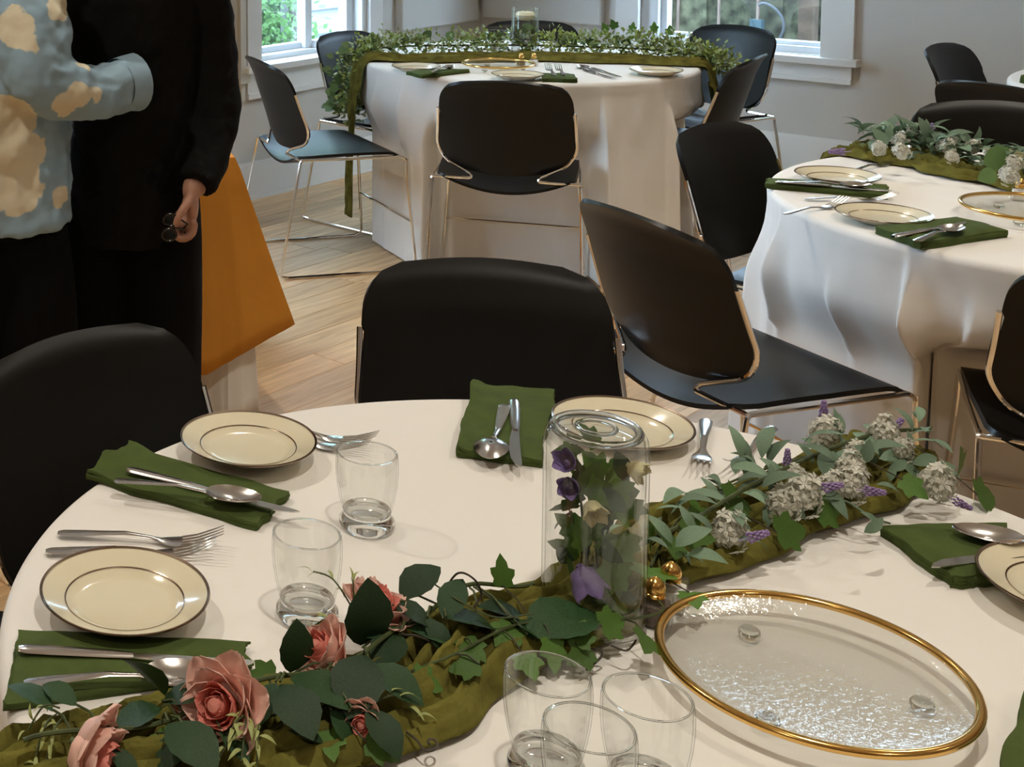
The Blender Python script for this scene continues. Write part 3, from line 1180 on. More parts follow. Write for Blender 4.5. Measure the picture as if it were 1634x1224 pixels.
napkin([(p.x, p.y) for p in t4], 'dark green napkin on the farthest table by the bare wall', 33, 4, .006)

# ------------------------------------------------------------------ cutlery (local +x from handle end to tip)


def strip(tab, n=24, L_=.2):
    """tab rows: x, halfwidth, z, thickness -> closed bar"""
    m = MB()
    xs = [tab[0][0] + (tab[-1][0] - tab[0][0]) * i / n for i in range(n + 1)]
    col = lambda k: [(r[0], r[k]) for r in tab]
    vs = []
    for x in xs:
        w, z, t = interp(col(1), x), interp(col(2), x), interp(col(3), x)
        vs += [(x, -w, z), (x, -w * .55, z + t / 2), (x, w * .55, z + t / 2), (x, w, z), (x, w * .55, z - t / 2), (x, -w * .55, z - t / 2)]
    fs = [(i * 6 + k, i * 6 + (k + 1) % 6, (i + 1) * 6 + (k + 1) % 6, (i + 1) * 6 + k) for i in range(n) for k in range(6)]
    fs += [tuple(range(6)), tuple(n * 6 + k for k in range(6))]
    return m.add(vs, fs)


def make_knife():
    t = thing('table_knife', 'x', 'knife')
    strip([(0, .004, .003, .004), (.006, .0075, .0032, .0055), (.03, .008, .0035, .006), (.09, .0062, .0035, .006), (.115, .0045, .0035, .005)]).build('handle', M['steel'], t, ang=60)
    out = [(.113, -.0045), (.125, -.006), (.15, -.0085), (.185, -.0095), (.21, -.008), (.226, -.003), (.234, .0035), (.225, .0055), (.19, .0048), (.15, .0045), (.125, .0045), (.113, .0045)]
    m = MB()
    n = len(out)
    m.add([(x, y, .0042) for x, y in out] + [(x, y, .0028) for x, y in out], [tuple(range(n)), tuple(range(2 * n - 1, n - 1, -1))] + [(i, (i + 1) % n, n + (i + 1) % n, n + i) for i in range(n)])
    m.build('blade', M['steel'], t, smooth=False)
    return t


def make_spoon():
    t = thing('table_spoon', 'x', 'spoon')
    strip([(0, .005, .006, .002), (.005, .0085, .006, .0022), (.03, .0075, .008, .0022), (.08, .0042, .011, .003), (.112, .0032, .0075, .0035), (.122, .004, .0055, .003)]).build('handle', M['steel'], t, ang=60)

    def fn(u, v):
        a = 2 * PI * u
        r = v
        x = .150 + .034 * r * math.cos(a)
        w = .0215 * (1 - .16 * math.cos(a))
        y = w * r * math.sin(a)
        z = .0012 + .0085 * r ** 2.2
        return (x, y, z)
    m = MB()
    m.slab(fn, 28, 6, .0014)
    m.build('bowl', M['steel'], t, ang=70)
    return t


def make_fork():
    t = thing('table_fork', 'x', 'fork')
    strip([(0, .005, .004, .002), (.005, .0085, .004, .0022), (.03, .0078, .006, .0022), (.08, .0045, .0095, .003), (.112, .0035, .006, .0032), (.122, .007, .0035, .0026), (.132, .0118, .0026, .002), (.148, .0122, .0042, .0018)]).build('handle', M['steel'], t, ang=60)
    for k in range(4):
        y0 = (k - 1.5) * .0068
        m = strip([(.146, .0021, .0040, .0018), (.165, .0017, .0085, .0016), (.188, .0012, .0180, .0014), (.196, .0005, .0220, .0010)], 8)
        m.v = [(x, y + y0, z) for x, y, z in m.v]
        m.build('tine', M['steel'], t)
    return t


K0, S0, F0 = make_knife(), make_spoon(), make_fork()
USED = set()


def lay(proto, a, b, z, label, cat, flip=False, tilt=0.):
    if proto.name in USED:
        c = copy_tree(proto)
    else:
        c = proto
        USED.add(proto.name)
    c.location = (a[0], a[1], z)
    c.rotation_euler = (PI if flip else 0, -tilt, math.atan2(b[1] - a[1], b[0] - a[0]))
    tag(c, label, cat, {'knife': 'steel table knives', 'spoon': 'steel spoons', 'fork': 'steel forks'}[cat])
    return c


NT3 = TZ + .0165
lay(K0, at(203, 748, .760)[:2], at(455, 813, .760)[:2], NT3 - .002, 'steel knife under the spoon on the ruffled napkin', 'knife')
lay(S0, at(183, 768, .766)[:2], at(372, 792, .766)[:2], NT3 + .003, 'steel spoon lying over a knife on the ruffled napkin', 'spoon', tilt=-.01)
lay(F0, (.996, 1.187), (1.105, 1.062), TZ + .001, 'steel fork farther from the plate of the two with raised tines', 'fork')
lay(F0, (.957, 1.163), (1.095, 1.035), TZ + .001, 'steel fork touching the plate of the two with raised tines', 'fork')
lay(K0, at(30, 1034, .757)[:2], at(400, 1058, .757)[:2], TZ + .0112, 'long steel knife lying straight across the napkin by the roses', 'knife')
lay(S0, at(38, 1090, .760)[:2], at(320, 1074, .760)[:2], TZ + .0115, 'steel spoon half hidden by rose leaves', 'spoon')
lay(K0, at(820, 637, .760)[:2], at(826, 742, .760)[:2], NT3 - .002, 'steel knife on the napkin that hangs at the table edge', 'knife')
lay(S0, at(806, 643, .766)[:2], at(782, 712, .766)[:2], NT3 + .0105, 'face-down steel spoon beside a knife at the table edge', 'spoon', flip=True)
lay(F0, (1.405, 1.268), (1.478, 1.098), TZ + .001, 'steel fork behind the plate, tines toward the lone tumbler', 'fork')
lay(F0, (1.383, 1.262), (1.452, 1.082), TZ + .001, 'steel fork tucked against the plate edge behind the lone tumbler', 'fork')
lay(F0, (1.899, .843), (1.726, .772), TZ + .001, 'steel fork beside the plate behind the upturned glass cylinder', 'fork')
lay(F0, (1.940, .772), (1.756, .744), TZ + .001, 'steel fork half hidden by the sage leaf garland', 'fork')
sT, sH = at(1520, 838, TZ + .030), at(1700, 868, TZ + .030)
sS = sT + (sH - sT).normalized() * .184
lay(S0, sS[:2], sT[:2], TZ + .019, 'large steel spoon on the layered napkin at the platter side', 'spoon')
sT, sH = at(1482, 904, TZ + .018), at(1700, 880, TZ + .018)
sS = sT + (sH - sT).normalized() * .234
lay(K0, sS[:2], sT[:2], TZ + .0155, 'steel knife half under a plate on the layered napkin', 'knife')
lay(K0, at(1237, 291, .758)[:2], at(1400, 304, .758)[:2], TZ + .0145, 'steel knife on the long napkin of the middle table', 'knife')
lay(S0, at(1250, 293, .762)[:2], at(1372, 298, .762)[:2], TZ + .0175, 'steel spoon crossed over a knife on the middle table', 'spoon')
lay(F0, (3.150, 1.243), (3.322, 1.196), TZ + .001, 'steel fork reaching under the plate rim on the middle table', 'fork')
lay(F0, (3.325, 1.270), (3.455, 1.135), TZ + .001, 'steel fork with tines behind the plate of the middle table', 'fork')
lay(F0, (3.700, 1.310), (3.880, 1.281), TZ + .001, 'steel fork by the runner of the middle table', 'fork')
lay(K0, at(1425, 380, .760)[:2], at(1520, 362, .760)[:2], TZ + .0185, 'steel knife under the round spoon on the thick napkin', 'knife')
lay(S0, at(1462, 388, .764)[:2], at(1546, 360, .764)[:2], TZ + .0205, 'shiny steel spoon on the thick napkin of the middle table', 'spoon')
lay(S0, at(690, 117, .760)[:2], at(735, 104, .760)[:2], TZ + .018, 'steel spoon sticking out from the dark napkin of the corner table', 'spoon')
lay(F0, at(885, 122, .760)[:2], at(872, 108, .760)[:2], TZ + .018, 'steel fork on the dark napkin of the corner table, closer to the platter', 'fork')
lay(F0, at(900, 122, .760)[:2], at(888, 108, .760)[:2], TZ + .018, 'steel fork on the dark napkin of the corner table, closer to the bare knives', 'fork')
lay(S0, (4.800, 2.560), (4.950, 2.715), TZ + .001, 'steel spoon lying bare on the corner tablecloth', 'spoon')
lay(K0, (4.920, 2.640), (4.770, 2.440), TZ + .001, 'steel knife lying bare on the corner tablecloth', 'knife')
lay(K0, (4.860, 2.640), (4.730, 2.450), TZ + .001, 'steel knife next to the dark napkin on the corner tablecloth', 'knife')

# ------------------------------------------------------------------ salt and pepper
def shaker(x, y, fill, label, rz=0.3):
    t = thing('spice_shaker', label, 'shaker', (x, y, TZ + .0006), rz, 'gold-capped glass shakers')

    def sq(h0, h1, a, r):
        m = MB()
        n = 4
        pts = []
        for q in range(4):
            cx, cy = (a - r) * (1 if q in (0, 3) else -1), (a - r) * (1 if q in (0, 1) else -1)
            for k in range(n + 1):
                an = q * PI / 2 + k * PI / 2 / n
                pts.append((cx + r * math.cos(an), cy + r * math.sin(an)))
        N_ = len(pts)
        vs = [(px, py, z) for z in (h0, h1) for px, py in pts]
        return m.add(vs, [tuple(range(N_)), tuple(range(N_, 2 * N_))] + [(i, (i + 1) % N_, N_ + (i + 1) % N_, N_ + i) for i in range(N_)])
    sq(0, .030, .0160, .004).build('jar', M['glass'], t)
    sq(.003, .023, .0135, .003).build('contents', M[fill], t)
    MB().lathe([(.009, .030), (.0100, .031), (.0100, .034), (.0088, .035), (.0100, .037), (.0104, .040), (.0088, .045), (.0056, .0485), (.0030, .050), (.0014, .0512), (1e-4, .0515)], 24).build('cap', M['gold'], t)


shaker(1.343, .643, 'pepper', 'square glass pepper shaker with a gold cap beside the platter')
shaker(1.386, .647, 'salt', 'square glass salt shaker with a gold cap beside the platter')
shaker(3.664, .952, 'salt', 'glass salt shaker with a gold cap on the middle table')
shaker(4.846, 2.835, 'salt', 'glass salt shaker with a gold cap on the corner table, nearer the fence window')
shaker(4.815, 2.870, 'pepper', 'glass pepper shaker with a gold cap on the corner table, nearer the platter')

# ------------------------------------------------------------------ leaves
def ovate(w, serr=0., fold=.10, curl=.12, n=7, pw=1.):
    m = MB()
    prof = []
    for i in range(n + 1):
        t = i / n
        hw = w * (math.sin(PI * t ** pw) ** .8) * (1 if i in (0, n) else 1 + (serr if i % 2 else -serr))
        prof.append((t, hw))

    def row(t, hw):
        z = -curl * (t - .35) ** 2 * 1.5
        return [(t, -hw, z + fold * hw), (t, 0, z), (t, hw, z + fold * hw)]
    vs, fs = [], []
    for t, hw in prof:
        vs += row(t, hw)
    for i in range(n):
        for k in range(2):
            a = i * 3 + k
            fs.append((a, a + 1, a + 4, a + 3))
    return m.add(vs, fs)


def ivy_shape():
    m = MB()
    half = [(0, 0), (-.06, .16), (.02, .40), (.20, .34), (.34, .44), (.52, .46), (.56, .24), (.74, .20), (1., 0)]
    vs = [(x, 0, -.05 * (x - .3) ** 2) for x in (0, .34, .56, 1.)]
    pts = [(x, y, .10 * y - .10 * (x - .3) ** 2) for x, y in half]
    n = len(pts)
    vv = [(.34, 0, 0)] + pts + [(x, -y, z) for x, y, z in reversed(pts[1:-1])]
    k = len(vv) - 1
    return m.add(vv, [(0, i, i % k + 1) for i in range(1, k + 1)])


ME = {
    'rose': ovate(.30, .03, .22, .18, 10).mesh('leaf', M['rose_leaf']),
    'rose_wide': ovate(.36, .03, .12, .25, 10).mesh('leaf', M['rose_leaf']),
    'ivy': ivy_shape().mesh('leaf', M['ivy'], ang=80),
    'sage': ovate(.17, 0, .2, .5, 7).mesh('leaf', M['sage']),
    'sage_wide': ovate(.20, 0, .2, .45, 7, .85).mesh('leaf', M['sage']),
    'euca': ovate(.44, 0, .1, .2, 8, .8).mesh('leaf', M['euca']),
    'sprout': ovate(.12, 0, .3, .7, 6).mesh('sprout_leaf', M['sprout']),
    'bell': ovate(.25, 0, .3, .7, 6).mesh('bud', M['sprout']),
}


def place_leaf(parent, key, base, tip, roll=0., name='leaf', up=None):
    base, tip = V(base), V(tip)
    d = tip - base
    L_ = d.length
    d.normalize()
    ref = up or (V((0, 0, 1)) if abs(d.z) < .85 else -CF)
    n = (ref - d * ref.dot(d)).normalized()
    n = Matrix.Rotation(roll, 3, d) @ n
    s = n.cross(d)
    mtx = Matrix((d * L_, s * L_, n * L_)).transposed().to_4x4()
    mtx.translation = base - V(parent.location)
    o = obj(name, ME[key], parent)
    o.matrix_local = mtx
    return o


rr = random.Random(42)


def U(a, b):
    return rr.uniform(a, b)


# ------------------------------------------------------------------ gauze runners
def runner(pts, widths, label, seed, amp=.022, nu=190, nv=44, twist=0.):
    pts = [V(p) for p in pts]
    base = pts[len(pts) // 2]
    m = MB()

    def fn(u, v):
        c = path_at(pts, u)
        t = (path_at(pts, min(u + .004, 1)) - path_at(pts, max(u - .004, 0))).normalized()
        h = V((t.x, t.y, 0))
        if h.length < .15:
            q = path_at(pts, .5)
            h = V((c.x - q.x, c.y - q.y, 0)) * (1 if u > .5 else -1)
        h.normalize()
        side = V((-h.y, h.x, 0))
        n = t.cross(side) * -1
        n = side.cross(t) * -1
        n = t.cross(side)
        if n.z < -.3:
            n = -n
        if abs(n.z) < .3:
            out = V((c.x - path_at(pts, .5).x, c.y - path_at(pts, .5).y, 0))
            if n.dot(out) < 0:
                n = -n
        w = interp(widths, u)
        k = (v - .5) * 2
        wig = .016 * noise.noise(V((u * 9, 3.1, seed))) + .010 * noise.noise(V((u * 26, v * 2, seed + 2)))
        sx = u * 10
        sk = k + .35 * noise.noise(V((u * 5, 1.7, seed + 9)))
        rid = (1 - abs(noise.noise(V((sx * .7, sk * 3.6, seed))) * 2.4)) * .75 + (1 - abs(noise.noise(V((sx * 1.5, sk * 9., seed + 5))) * 2.2)) * .5 - .15
        hgt = .002 + amp * max(rid, 0) * (1 - .8 * abs(k) ** 4) + .004 * (1 - k * k)
        p = c + side * (k * w * (1 + .18 * noise.noise(V((u * 14, 0 if k < 0 else 5, seed)))) + wig) + n * hgt
        return p - base

    m.slab(fn, nu, nv, .0016)
    o = m.build('gauze_runner', M['olive'], None, ang=180)
    o.location = base
    tag(o, label, 'table runner', 'crumpled olive gauze runners')
    return o


Zr = TZ + .002
runner([(.645, .875, .52), (.652, .872, .70), (.685, .855, Zr), (.80, .812, Zr), (.92, .765, Zr), (1.03, .725, Zr), (1.15, .728, Zr), (1.27, .712, Zr), (1.40, .706, Zr), (1.53, .692, Zr), (1.66, .672, Zr),
        (1.80, .648, Zr), (1.90, .630, Zr), (1.945, .622, .735), (1.962, .618, .62), (1.965, .618, .50)],
       [(0, .06), (.15, .080), (.3, .066), (.45, .058), (.6, .066), (.75, .066), (.86, .07), (1, .06)],
       'crumpled olive gauze runner under the roses and white flower sprays', 2, .030)
runner([(3.978, 1.46, .48), (3.972, 1.445, .68), (3.950, 1.395, TZ - .004), (3.935, 1.33, Zr), (3.92, 1.22, Zr), (3.87, 1.10, Zr), (3.83, .98, Zr), (3.77, .82, Zr), (3.70, .65, Zr), (3.62, .45, Zr), (3.56, .27, Zr)],
       [(0, .05), (.3, .075), (.5, .085), (1, .08)], 'crumpled olive gauze runner on the middle table', 6, .030)
runner([(4.508, 3.440, .10), (4.512, 3.436, .40), (4.522, 3.428, .62), (4.552, 3.402, TZ - .004), (4.63, 3.31, Zr), (4.75, 3.19, Zr), (4.88, 3.07, Zr), (5.02, 2.93, Zr), (5.13, 2.75, Zr), (5.22, 2.58, Zr), (5.27, 2.44, Zr), (5.30, 2.385, .72), (5.31, 2.36, .55)],
       [(0, .06), (.25, .065), (.4, .10), (.7, .10), (1, .07)], 'olive gauze runner on the corner table hanging down to the floor', 9, .022)

# ------------------------------------------------------------------ rose garland
gz0 = TZ + .02
RG = thing('rose_garland', 'silk garland of pink roses and dark serrated leaves on the runner', 'garland', (.95, .78, TZ + .004))
Lc = V(RG.location)
spath = [V((.68, .862, .79)), V((.78, .818, .785)), V((.90, .785, .79)), V((1.0, .755, .79)), V((1.10, .765, .785)), V((1.20, .765, .782)), V((1.27, .735, .775))]
MB().tube([path_at(spath, k / 50) + V((0, 0, .004 * math.sin(k * .5))) - Lc for k in range(51)], .0021, 6).build('stem', M['stem'], RG)
# base px, tip px, base z, tip z, roll, wide
RL = [(85, 1133, 14, 1084, .79, .80, .2, 0), (123, 1125, 68, 1087, .79, .80, -.2, 0), (265, 1107, 197, 1040, .78, .83, .5, 0), (258, 1118, 333, 1100, .79, .80, 0, 1), (258, 1128, 176, 1155, .79, .78, 0, 1),
      (268, 1150, 345, 1220, .79, .785, .1, 1), (176, 1192, 222, 1245, .785, .77, 0, 0), (465, 1076, 480, 994, .775, .825, .3, 1), (578, 1034, 596, 934, .775, .845, .25, 1), (562, 1130, 467, 1062, .79, .80, 0, 1),
      (585, 1042, 556, 1135, .81, .79, -.1, 1), (590, 1060, 680, 1116, .80, .785, .1, 1), (447, 1088, 500, 1168, .80, .79, .1, 1), (440, 1088, 402, 1156, .80, .775, .2, 1), (586, 1128, 642, 1205, .79, .77, 0, 1),
      (455, 1160, 518, 1180, .775, .77, 0, 0), (528, 1132, 568, 1188, .785, .765, 0, 1), (638, 955, 698, 896, .79, .82, .1, 1), (622, 958, 692, 992, .80, .79, 0, 1), (682, 985, 716, 1040, .79, .77, 0, 1),
      (707, 988, 738, 920, .785, .815, .2, 0), (712, 984, 795, 996, .79, .78, 0, 0), (842, 1012, 953, 962, .775, .79, .1, 1), (815, 988, 888, 1028, .78, .765, -.1, 0), (762, 966, 846, 984, .785, .775, 0, 0),
      (300, 1170, 250, 1224, .785, .77, 0, 1), (350, 1160, 400, 1215, .785, .77, 0, 0), (380, 1130, 430, 1110, .785, .79, .2, 0), (640, 1010, 600, 1060, .79, .78, 0, 1), (520, 1090, 470, 1130, .79, .775, .2, 1),
      (180, 1170, 120, 1215, .785, .775, 0, 0), (650, 1000, 735, 1020, .785, .77, .2, 0), (560, 1010, 640, 1000, .785, .79, .2, 0)]
for (bx, by, tx, ty, bz, tz_, rl, wd) in RL:
    b, t = at(bx, by, bz), at(tx, ty, tz_)
    place_leaf(RG, 'rose_wide' if wd else 'rose', b, t, rl)
    q = path_at(spath, min(max((b.x - .68) / .59, 0), 1))
    MB().tube([b - Lc, (b + q) / 2 + V((0, 0, .006)) - Lc, q - Lc], .0012, 5).build('leaf_stalk', M['stem'], RG)


def petal_mesh(w, h, cup, flare, mt):
    def fn(u, v):
        k = (u - .5) * 2
        hw = w * (math.sin(PI * min(.12 + .80 * v, 1)) ** .6) * (1 if v < .85 else 1 - .5 * (v - .85) / .15)
        a = k * hw / max(cup, .001)
        r = cup
        z = h * v + .05 * h * math.sin(k * 7 + v * 3) * v - .10 * h * abs(k) ** 2 * v
        ro = flare * smooth(.45, 1.0, v)
        base = smooth(0, .35, v)
        return ((r * math.cos(a) - r) + r * base + ro, r * math.sin(a) * (.3 + .7 * base), z)
    m = MB()
    m.slab(fn, 8, 7, .0006)
    return m.mesh('petal', mt, ang=80)


PET = [petal_mesh(.013, .029, .008, .000, M['petal_in']), petal_mesh(.019, .032, .012, .002, M['petal_in']), petal_mesh(.025, .034, .017, .006, M['petal_out']), petal_mesh(.029, .033, .021, .011, M['petal_out'])]
CORE = MB().lathe([(1e-4, 0), (.006, .004), (.008, .012), (.0075, .022), (.005, .028), (1e-4, .029)], 14).mesh('rose', M['petal_in'])
CALYX = MB().lathe([(1e-4, -.010), (.003, -.009), (.0035, -.004), (.009, .001), (.012, .006), (.008, .003), (1e-4, .001)], 12).mesh('calyx', M['stem'])


def rose(parent, pos, axis, s, seed):
    r2 = random.Random(seed)
    axis = V(axis).normalized()
    o = obj('rose', CORE, parent)
    q = V((0, 0, 1)).rotation_difference(axis)
    o.location = V(pos) - V(parent.location)
    o.rotation_mode = 'QUATERNION'
    o.rotation_quaternion = q
    o.scale = (s, s, s)
    obj('calyx', CALYX, o)
    for ringi, (cnt, key, tilt, dz) in enumerate([(4, 0, .02, .001), (5, 1, .08, 0), (5, 2, .20, -.001), (6, 3, .36, -.003)]):
        for k in range(cnt):
            a = 2 * PI * (k + .37 * ringi) / cnt + r2.uniform(-.15, .15)
            p = obj('petal', PET[key], o)
            p.rotation_mode = 'XYZ'
            mt = Matrix.Rotation(a, 4, 'Z') @ Matrix.Rotation(tilt + r2.uniform(-.08, .1), 4, 'Y')
            mt.translation = (0, 0, dz)
            p.matrix_local = mt
    return o


toc = -CF
rose(RG, at(128, 1190, .785), CR * .9 + toc * .55 - V((0, 0, .25)), 1.05, 1)
rose(RG, at(362, 1128, .785), toc * .75 - CR * .55 + V((0, 0, .45)), 1.10, 2)
rose(RG, at(530, 1048, .785), -CR * .75 + V((0, 0, .6)) + toc * .1, .85, 3)
rose(RG, at(596, 985, .785), CR * .35 + V((0, 0, 1)) + toc * .1, .95, 4)
rose(RG, at(580, 1146, .775), -CR * .4 + toc * .9, .55, 5)
# pale sprout sprigs


def sprig(parent, base, tip, n, size, key='sprout'):
    base, tip = V(base), V(tip)
    mid = (base + tip) / 2 + V((0, 0, .012))
    pl = [base, mid, tip]
    o = MB().tube([path_at(pl, k / 10) - V(parent.location) for k in range(11)], .0009, 5).build('sprig', M['stem'], parent)
    for k in range(n):
        p = path_at(pl, .25 + .75 * k / max(n - 1, 1))
        d = (tip - base).normalized()
        sd = V((U(-1, 1), U(-1, 1), U(-.3, .9)))
        dd = (d * .7 + sd * .8).normalized() * size * U(.7, 1.1)
        place_leaf(parent, key, p, p + dd, U(-.5, .5), 'sprout_leaf')


for (bx, by, bz, tx, ty, tz_, n, s) in [(90, 1140, .79, 55, 1215, .77, 7, .016), (100, 1145, .79, 70, 1235, .765, 7, .014), (400, 1130, .79, 385, 1215, .77, 9, .018), (400, 1140, .79, 350, 1210, .77, 8, .016), (415, 1150, .785, 410, 1224, .77, 8, .016),
                                        (565, 975, .79, 500, 912, .815, 4, .018), (565, 980, .79, 562, 925, .815, 3, .016), (555, 1010, .785, 500, 1000, .79, 7, .012), (600, 1120, .785, 665, 1140, .77, 4, .022), (95, 1130, .795, 45, 1165, .785, 5, .015)]:
    sprig(RG, at(bx, by, bz), at(tx, ty, tz_), n, s)
# curling tendrils


def tendril(parent, pts, r=.0008, name='tendril', mt='brown'):
    pts = [V(p) for p in pts]
    MB().tube([path_at(pts, k / 48) - V(parent.location) for k in range(49)], r, 5).build(name, M[mt], parent)


sp = [at(648, 1168, .765), at(664, 1180, .76)] + [at(687 + (15 - 1.6 * k) * math.cos(2.4 - k * .8), 1186 + (14 - 1.5 * k) * math.sin(2.4 - k * .8), .757 + .0008 * k) for k in range(10)]
tendril(RG, sp, .0011)
tendril(RG, [at(705, 950, .785), at(730, 915, .815), at(757, 925, .82), at(768, 950, .80), at(755, 970, .79)], .0011)
tendril(RG, [at(690, 930, .80), at(735, 960, .80), at(790, 985, .79), at(850, 980, .785)], .0009, mt='stem')
tendril(RG, [at(640, 985, .79), at(640, 1010, .79), at(665, 1015, .785), at(690, 1025, .775)], .0012)

# ------------------------------------------------------------------ ivy vine over the runner, round the glass cylinder
IV = thing('ivy_vine', 'trailing silk ivy vine with bright veined leaves along the runner', 'garland', (1.25, .70, TZ + .004))
Li = V(IV.location)
ivp = [V((.80, .79, .775)), V((.95, .74, .778)), V((1.08, .715, .775)), V((1.18, .70, .778)), V((1.24, .66, .775)), V((1.32, .625, .772)), V((1.36, .66, .775)), V((1.48, .69, .785)), V((1.62, .70, .785)), V((1.78, .66, .79)), V((1.92, .60, .785))]
MB().tube([path_at(ivp, k / 90) - Li for k in range(91)], .0014, 5).build('stem', M['stem'], IV)
IL = [(802, 935, 800, 898, .78, .80), (920, 1030, 930, 1000, .77, .78), (880, 1020, 884, 1055, .775, .76), (1030, 1012, 1030, 1042, .775, .775), (1100, 945, 1112, 968, .77, .77), (765, 1060, 718, 1068, .775, .765), (660, 1078, 695, 1095, .775, .765),
      (520, 1165, 528, 1195, .77, .765), (585, 1185, 632, 1210, .77, .76), (250, 1170, 262, 1195, .775, .77), (1118, 838, 1105, 796, .775, .80), (1528, 760, 1536, 712, .79, .835), (1440, 765, 1480, 795, .79, .775), (1040, 905, 1045, 935, .78, .785), (1065, 850, 1080, 895, .79, .785),
      (835, 1045, 850, 1075, .765, .76), (940, 1035, 905, 1060, .765, .76), (1040, 870, 1035, 832, .78, .815), (1560, 790, 1612, 795, .76, .735), (1085, 850, 1145, 862, .79, .785), (820, 1000, 790, 1030, .775, .77), (440, 1075, 390, 1085, .77, .765), (960, 1000, 1000, 985, .775, .775), (1180, 790, 1150, 830, .79, .785), (1240, 850, 1290, 845, .775, .77), (1300, 815, 1350, 805, .775, .77), (740, 1020, 770, 1050, .775, .77)]
for (bx, by, tx, ty, bz, tz_) in IL:
    b, t = at(bx, by, bz), at(tx, ty, tz_)
    d = t - b
    t = b + d * (max(.032, min(d.length, .050)) / d.length)
    place_leaf(IV, 'ivy', b, t, U(-.4, .4), up=(V((0, 0, .7)) - CF * .7))
    k = min(range(91), key=lambda k: (path_at(ivp, k / 90) - b).length)
    q = path_at(ivp, k / 90)
    MB().tube([b - Li, (b + q) / 2 + V((0, 0, .004)) - Li, q - Li], .0008, 5).build('leaf_stalk', M['brown'], IV)
tendril(IV, [at(905, 1030, .765), at(960, 1040, .76), at(945, 1062, .752), at(925, 1075, .75)], .0012, 'vine_end')
tendril(IV, [at(975, 1030, .765), at(1000, 1038, .765), at(1015, 1022, .77)], .0010, 'vine_end')

# ------------------------------------------------------------------ sage garland with white clusters and lavender
FLO = MB()
for k in range(5):
    a = 2 * PI * k / 5
    FLO.add([(0, 0, 0), (.005 * math.cos(a - .5), .005 * math.sin(a - .5), .0018), (.0085 * math.cos(a), .0085 * math.sin(a), .0012), (.005 * math.cos(a + .5), .005 * math.sin(a + .5), .0018)], [(0, 1, 2, 3)])


def cluster_mesh(seed, n=46):
    r2 = random.Random(seed)
    m = MB()
    for k in range(n):
        th = math.acos(1 - 1.7 * (k + .5) / n)
        a = k * 2.39996
        d = V((math.sin(th) * math.cos(a), math.sin(th) * math.sin(a), math.cos(th)))
        c = d * r2.uniform(.62, 1.08)
        c = V((c.x * .019, c.y * .019, c.z * .029 + .014))
        q = V((0, 0, 1)).rotation_difference((d + V((r2.uniform(-.4, .4), r2.uniform(-.4, .4), r2.uniform(-.3, .3)))).normalized())
        rz = Matrix.Rotation(r2.uniform(0, 6), 3, 'Z')
        vs = [q @ (rz @ (V(p) * r2.uniform(1.15, 1.5))) + c for p in FLO.v]
        m.add(vs, FLO.f)
    m.blob((0, 0, .012), (.010, .010, .015), n=10)
    return m.mesh('flower_cluster', M['white_fl'], ang=60)


CLU = [cluster_mesh(s) for s in (1, 2, 3)]


def lav_mesh(seed):
    r2 = random.Random(seed)
    m = MB()
    m.tube([(0, 0, -.012), (0, 0, .034)], .0009, 5)
    for j in range(6):
        n = 6
        z = .004 + j * .0055
        for k in range(n):
            a = 2 * PI * k / n + j * .5
            rad = .0068 * (1 - .11 * j)
            m.blob((rad * math.cos(a), rad * math.sin(a), z + .002), (.0021, .0021, .0036), n=6)
    return m.mesh('lavender_sprig', M['purple'], ang=80)


LAV = lav_mesh(1)


def put(parent, me, pos, axis, s, name):
    o = obj(name, me, parent)
    o.location = V(pos) - V(parent.location)
    o.rotation_mode = 'QUATERNION'
    o.rotation_quaternion = V((0, 0, 1)).rotation_difference(V(axis).normalized())
    o.scale = (s, s, s)
    return o


SG = thing('sage_garland', 'silk garland of grey-green sage leaves, white blossom clusters and lavender', 'garland', (1.65, .67, TZ + .004))
Ls = V(SG.location)
sgp = [V((1.36, .70, .785)), V((1.48, .675, .795)), V((1.62, .665, .80)), V((1.76, .650, .80)), V((1.88, .628, .80)), V((1.97, .60, .79))]
MB().tube([path_at(sgp, k / 40) - Ls for k in range(41)], .0024, 6).build('stem', M['stem'], SG)
SL = [(1200, 740, 1171, 684), (1214, 729, 1229, 667), (1167, 794, 1138, 760), (1229, 784, 1236, 738), (1225, 802, 1225, 840), (1325, 700, 1354, 658), (1340, 700, 1322, 655), (1390, 705, 1408, 727), (1404, 729, 1478, 730), (1428, 738, 1418, 770),
      (1448, 718, 1456, 688), (1458, 740, 1502, 726), (1138, 828, 1200, 816), (1076, 868, 1040, 820), (1077, 870, 1135, 834), (1073, 868, 1106, 893), (1375, 815, 1404, 836), (1380, 850, 1398, 838), (1185, 800, 1168, 832), (1190, 760, 1190, 700), (1250, 760, 1225, 735),
      (1300, 740, 1282, 710), (1330, 735, 1370, 715), (1350, 730, 1345, 690), (1440, 740, 1470, 760), (1500, 745, 1540, 760), (1480, 755, 1530, 735), (1220, 770, 1180, 775), (1140, 850, 1110, 815), (1160, 830, 1205, 840), (1300, 800, 1330, 830), (1400, 770, 1440, 780),
      (1110, 850, 1090, 812), (1320, 720, 1290, 700), (1370, 740, 1400, 700), (1420, 750, 1450, 735), (1255, 800, 1290, 825), (1210, 740, 1180, 720)]
for (bx, by, tx, ty) in SL:
    zb = TZ + U(.035, .06)
    dz = max(-.02, min(.035, (by - ty) * .0006))
    b, t = at(bx, by, zb), at(tx, ty, zb + dz)
    d = t - b
    t = b + d * (max(.03, min(d.length, .070)) / d.length)
    place_leaf(SG, 'sage' if U(0, 1) < .6 else 'sage_wide', b, t, U(-.5, .5), up=V((0, 0, .8)) - CF * .6)
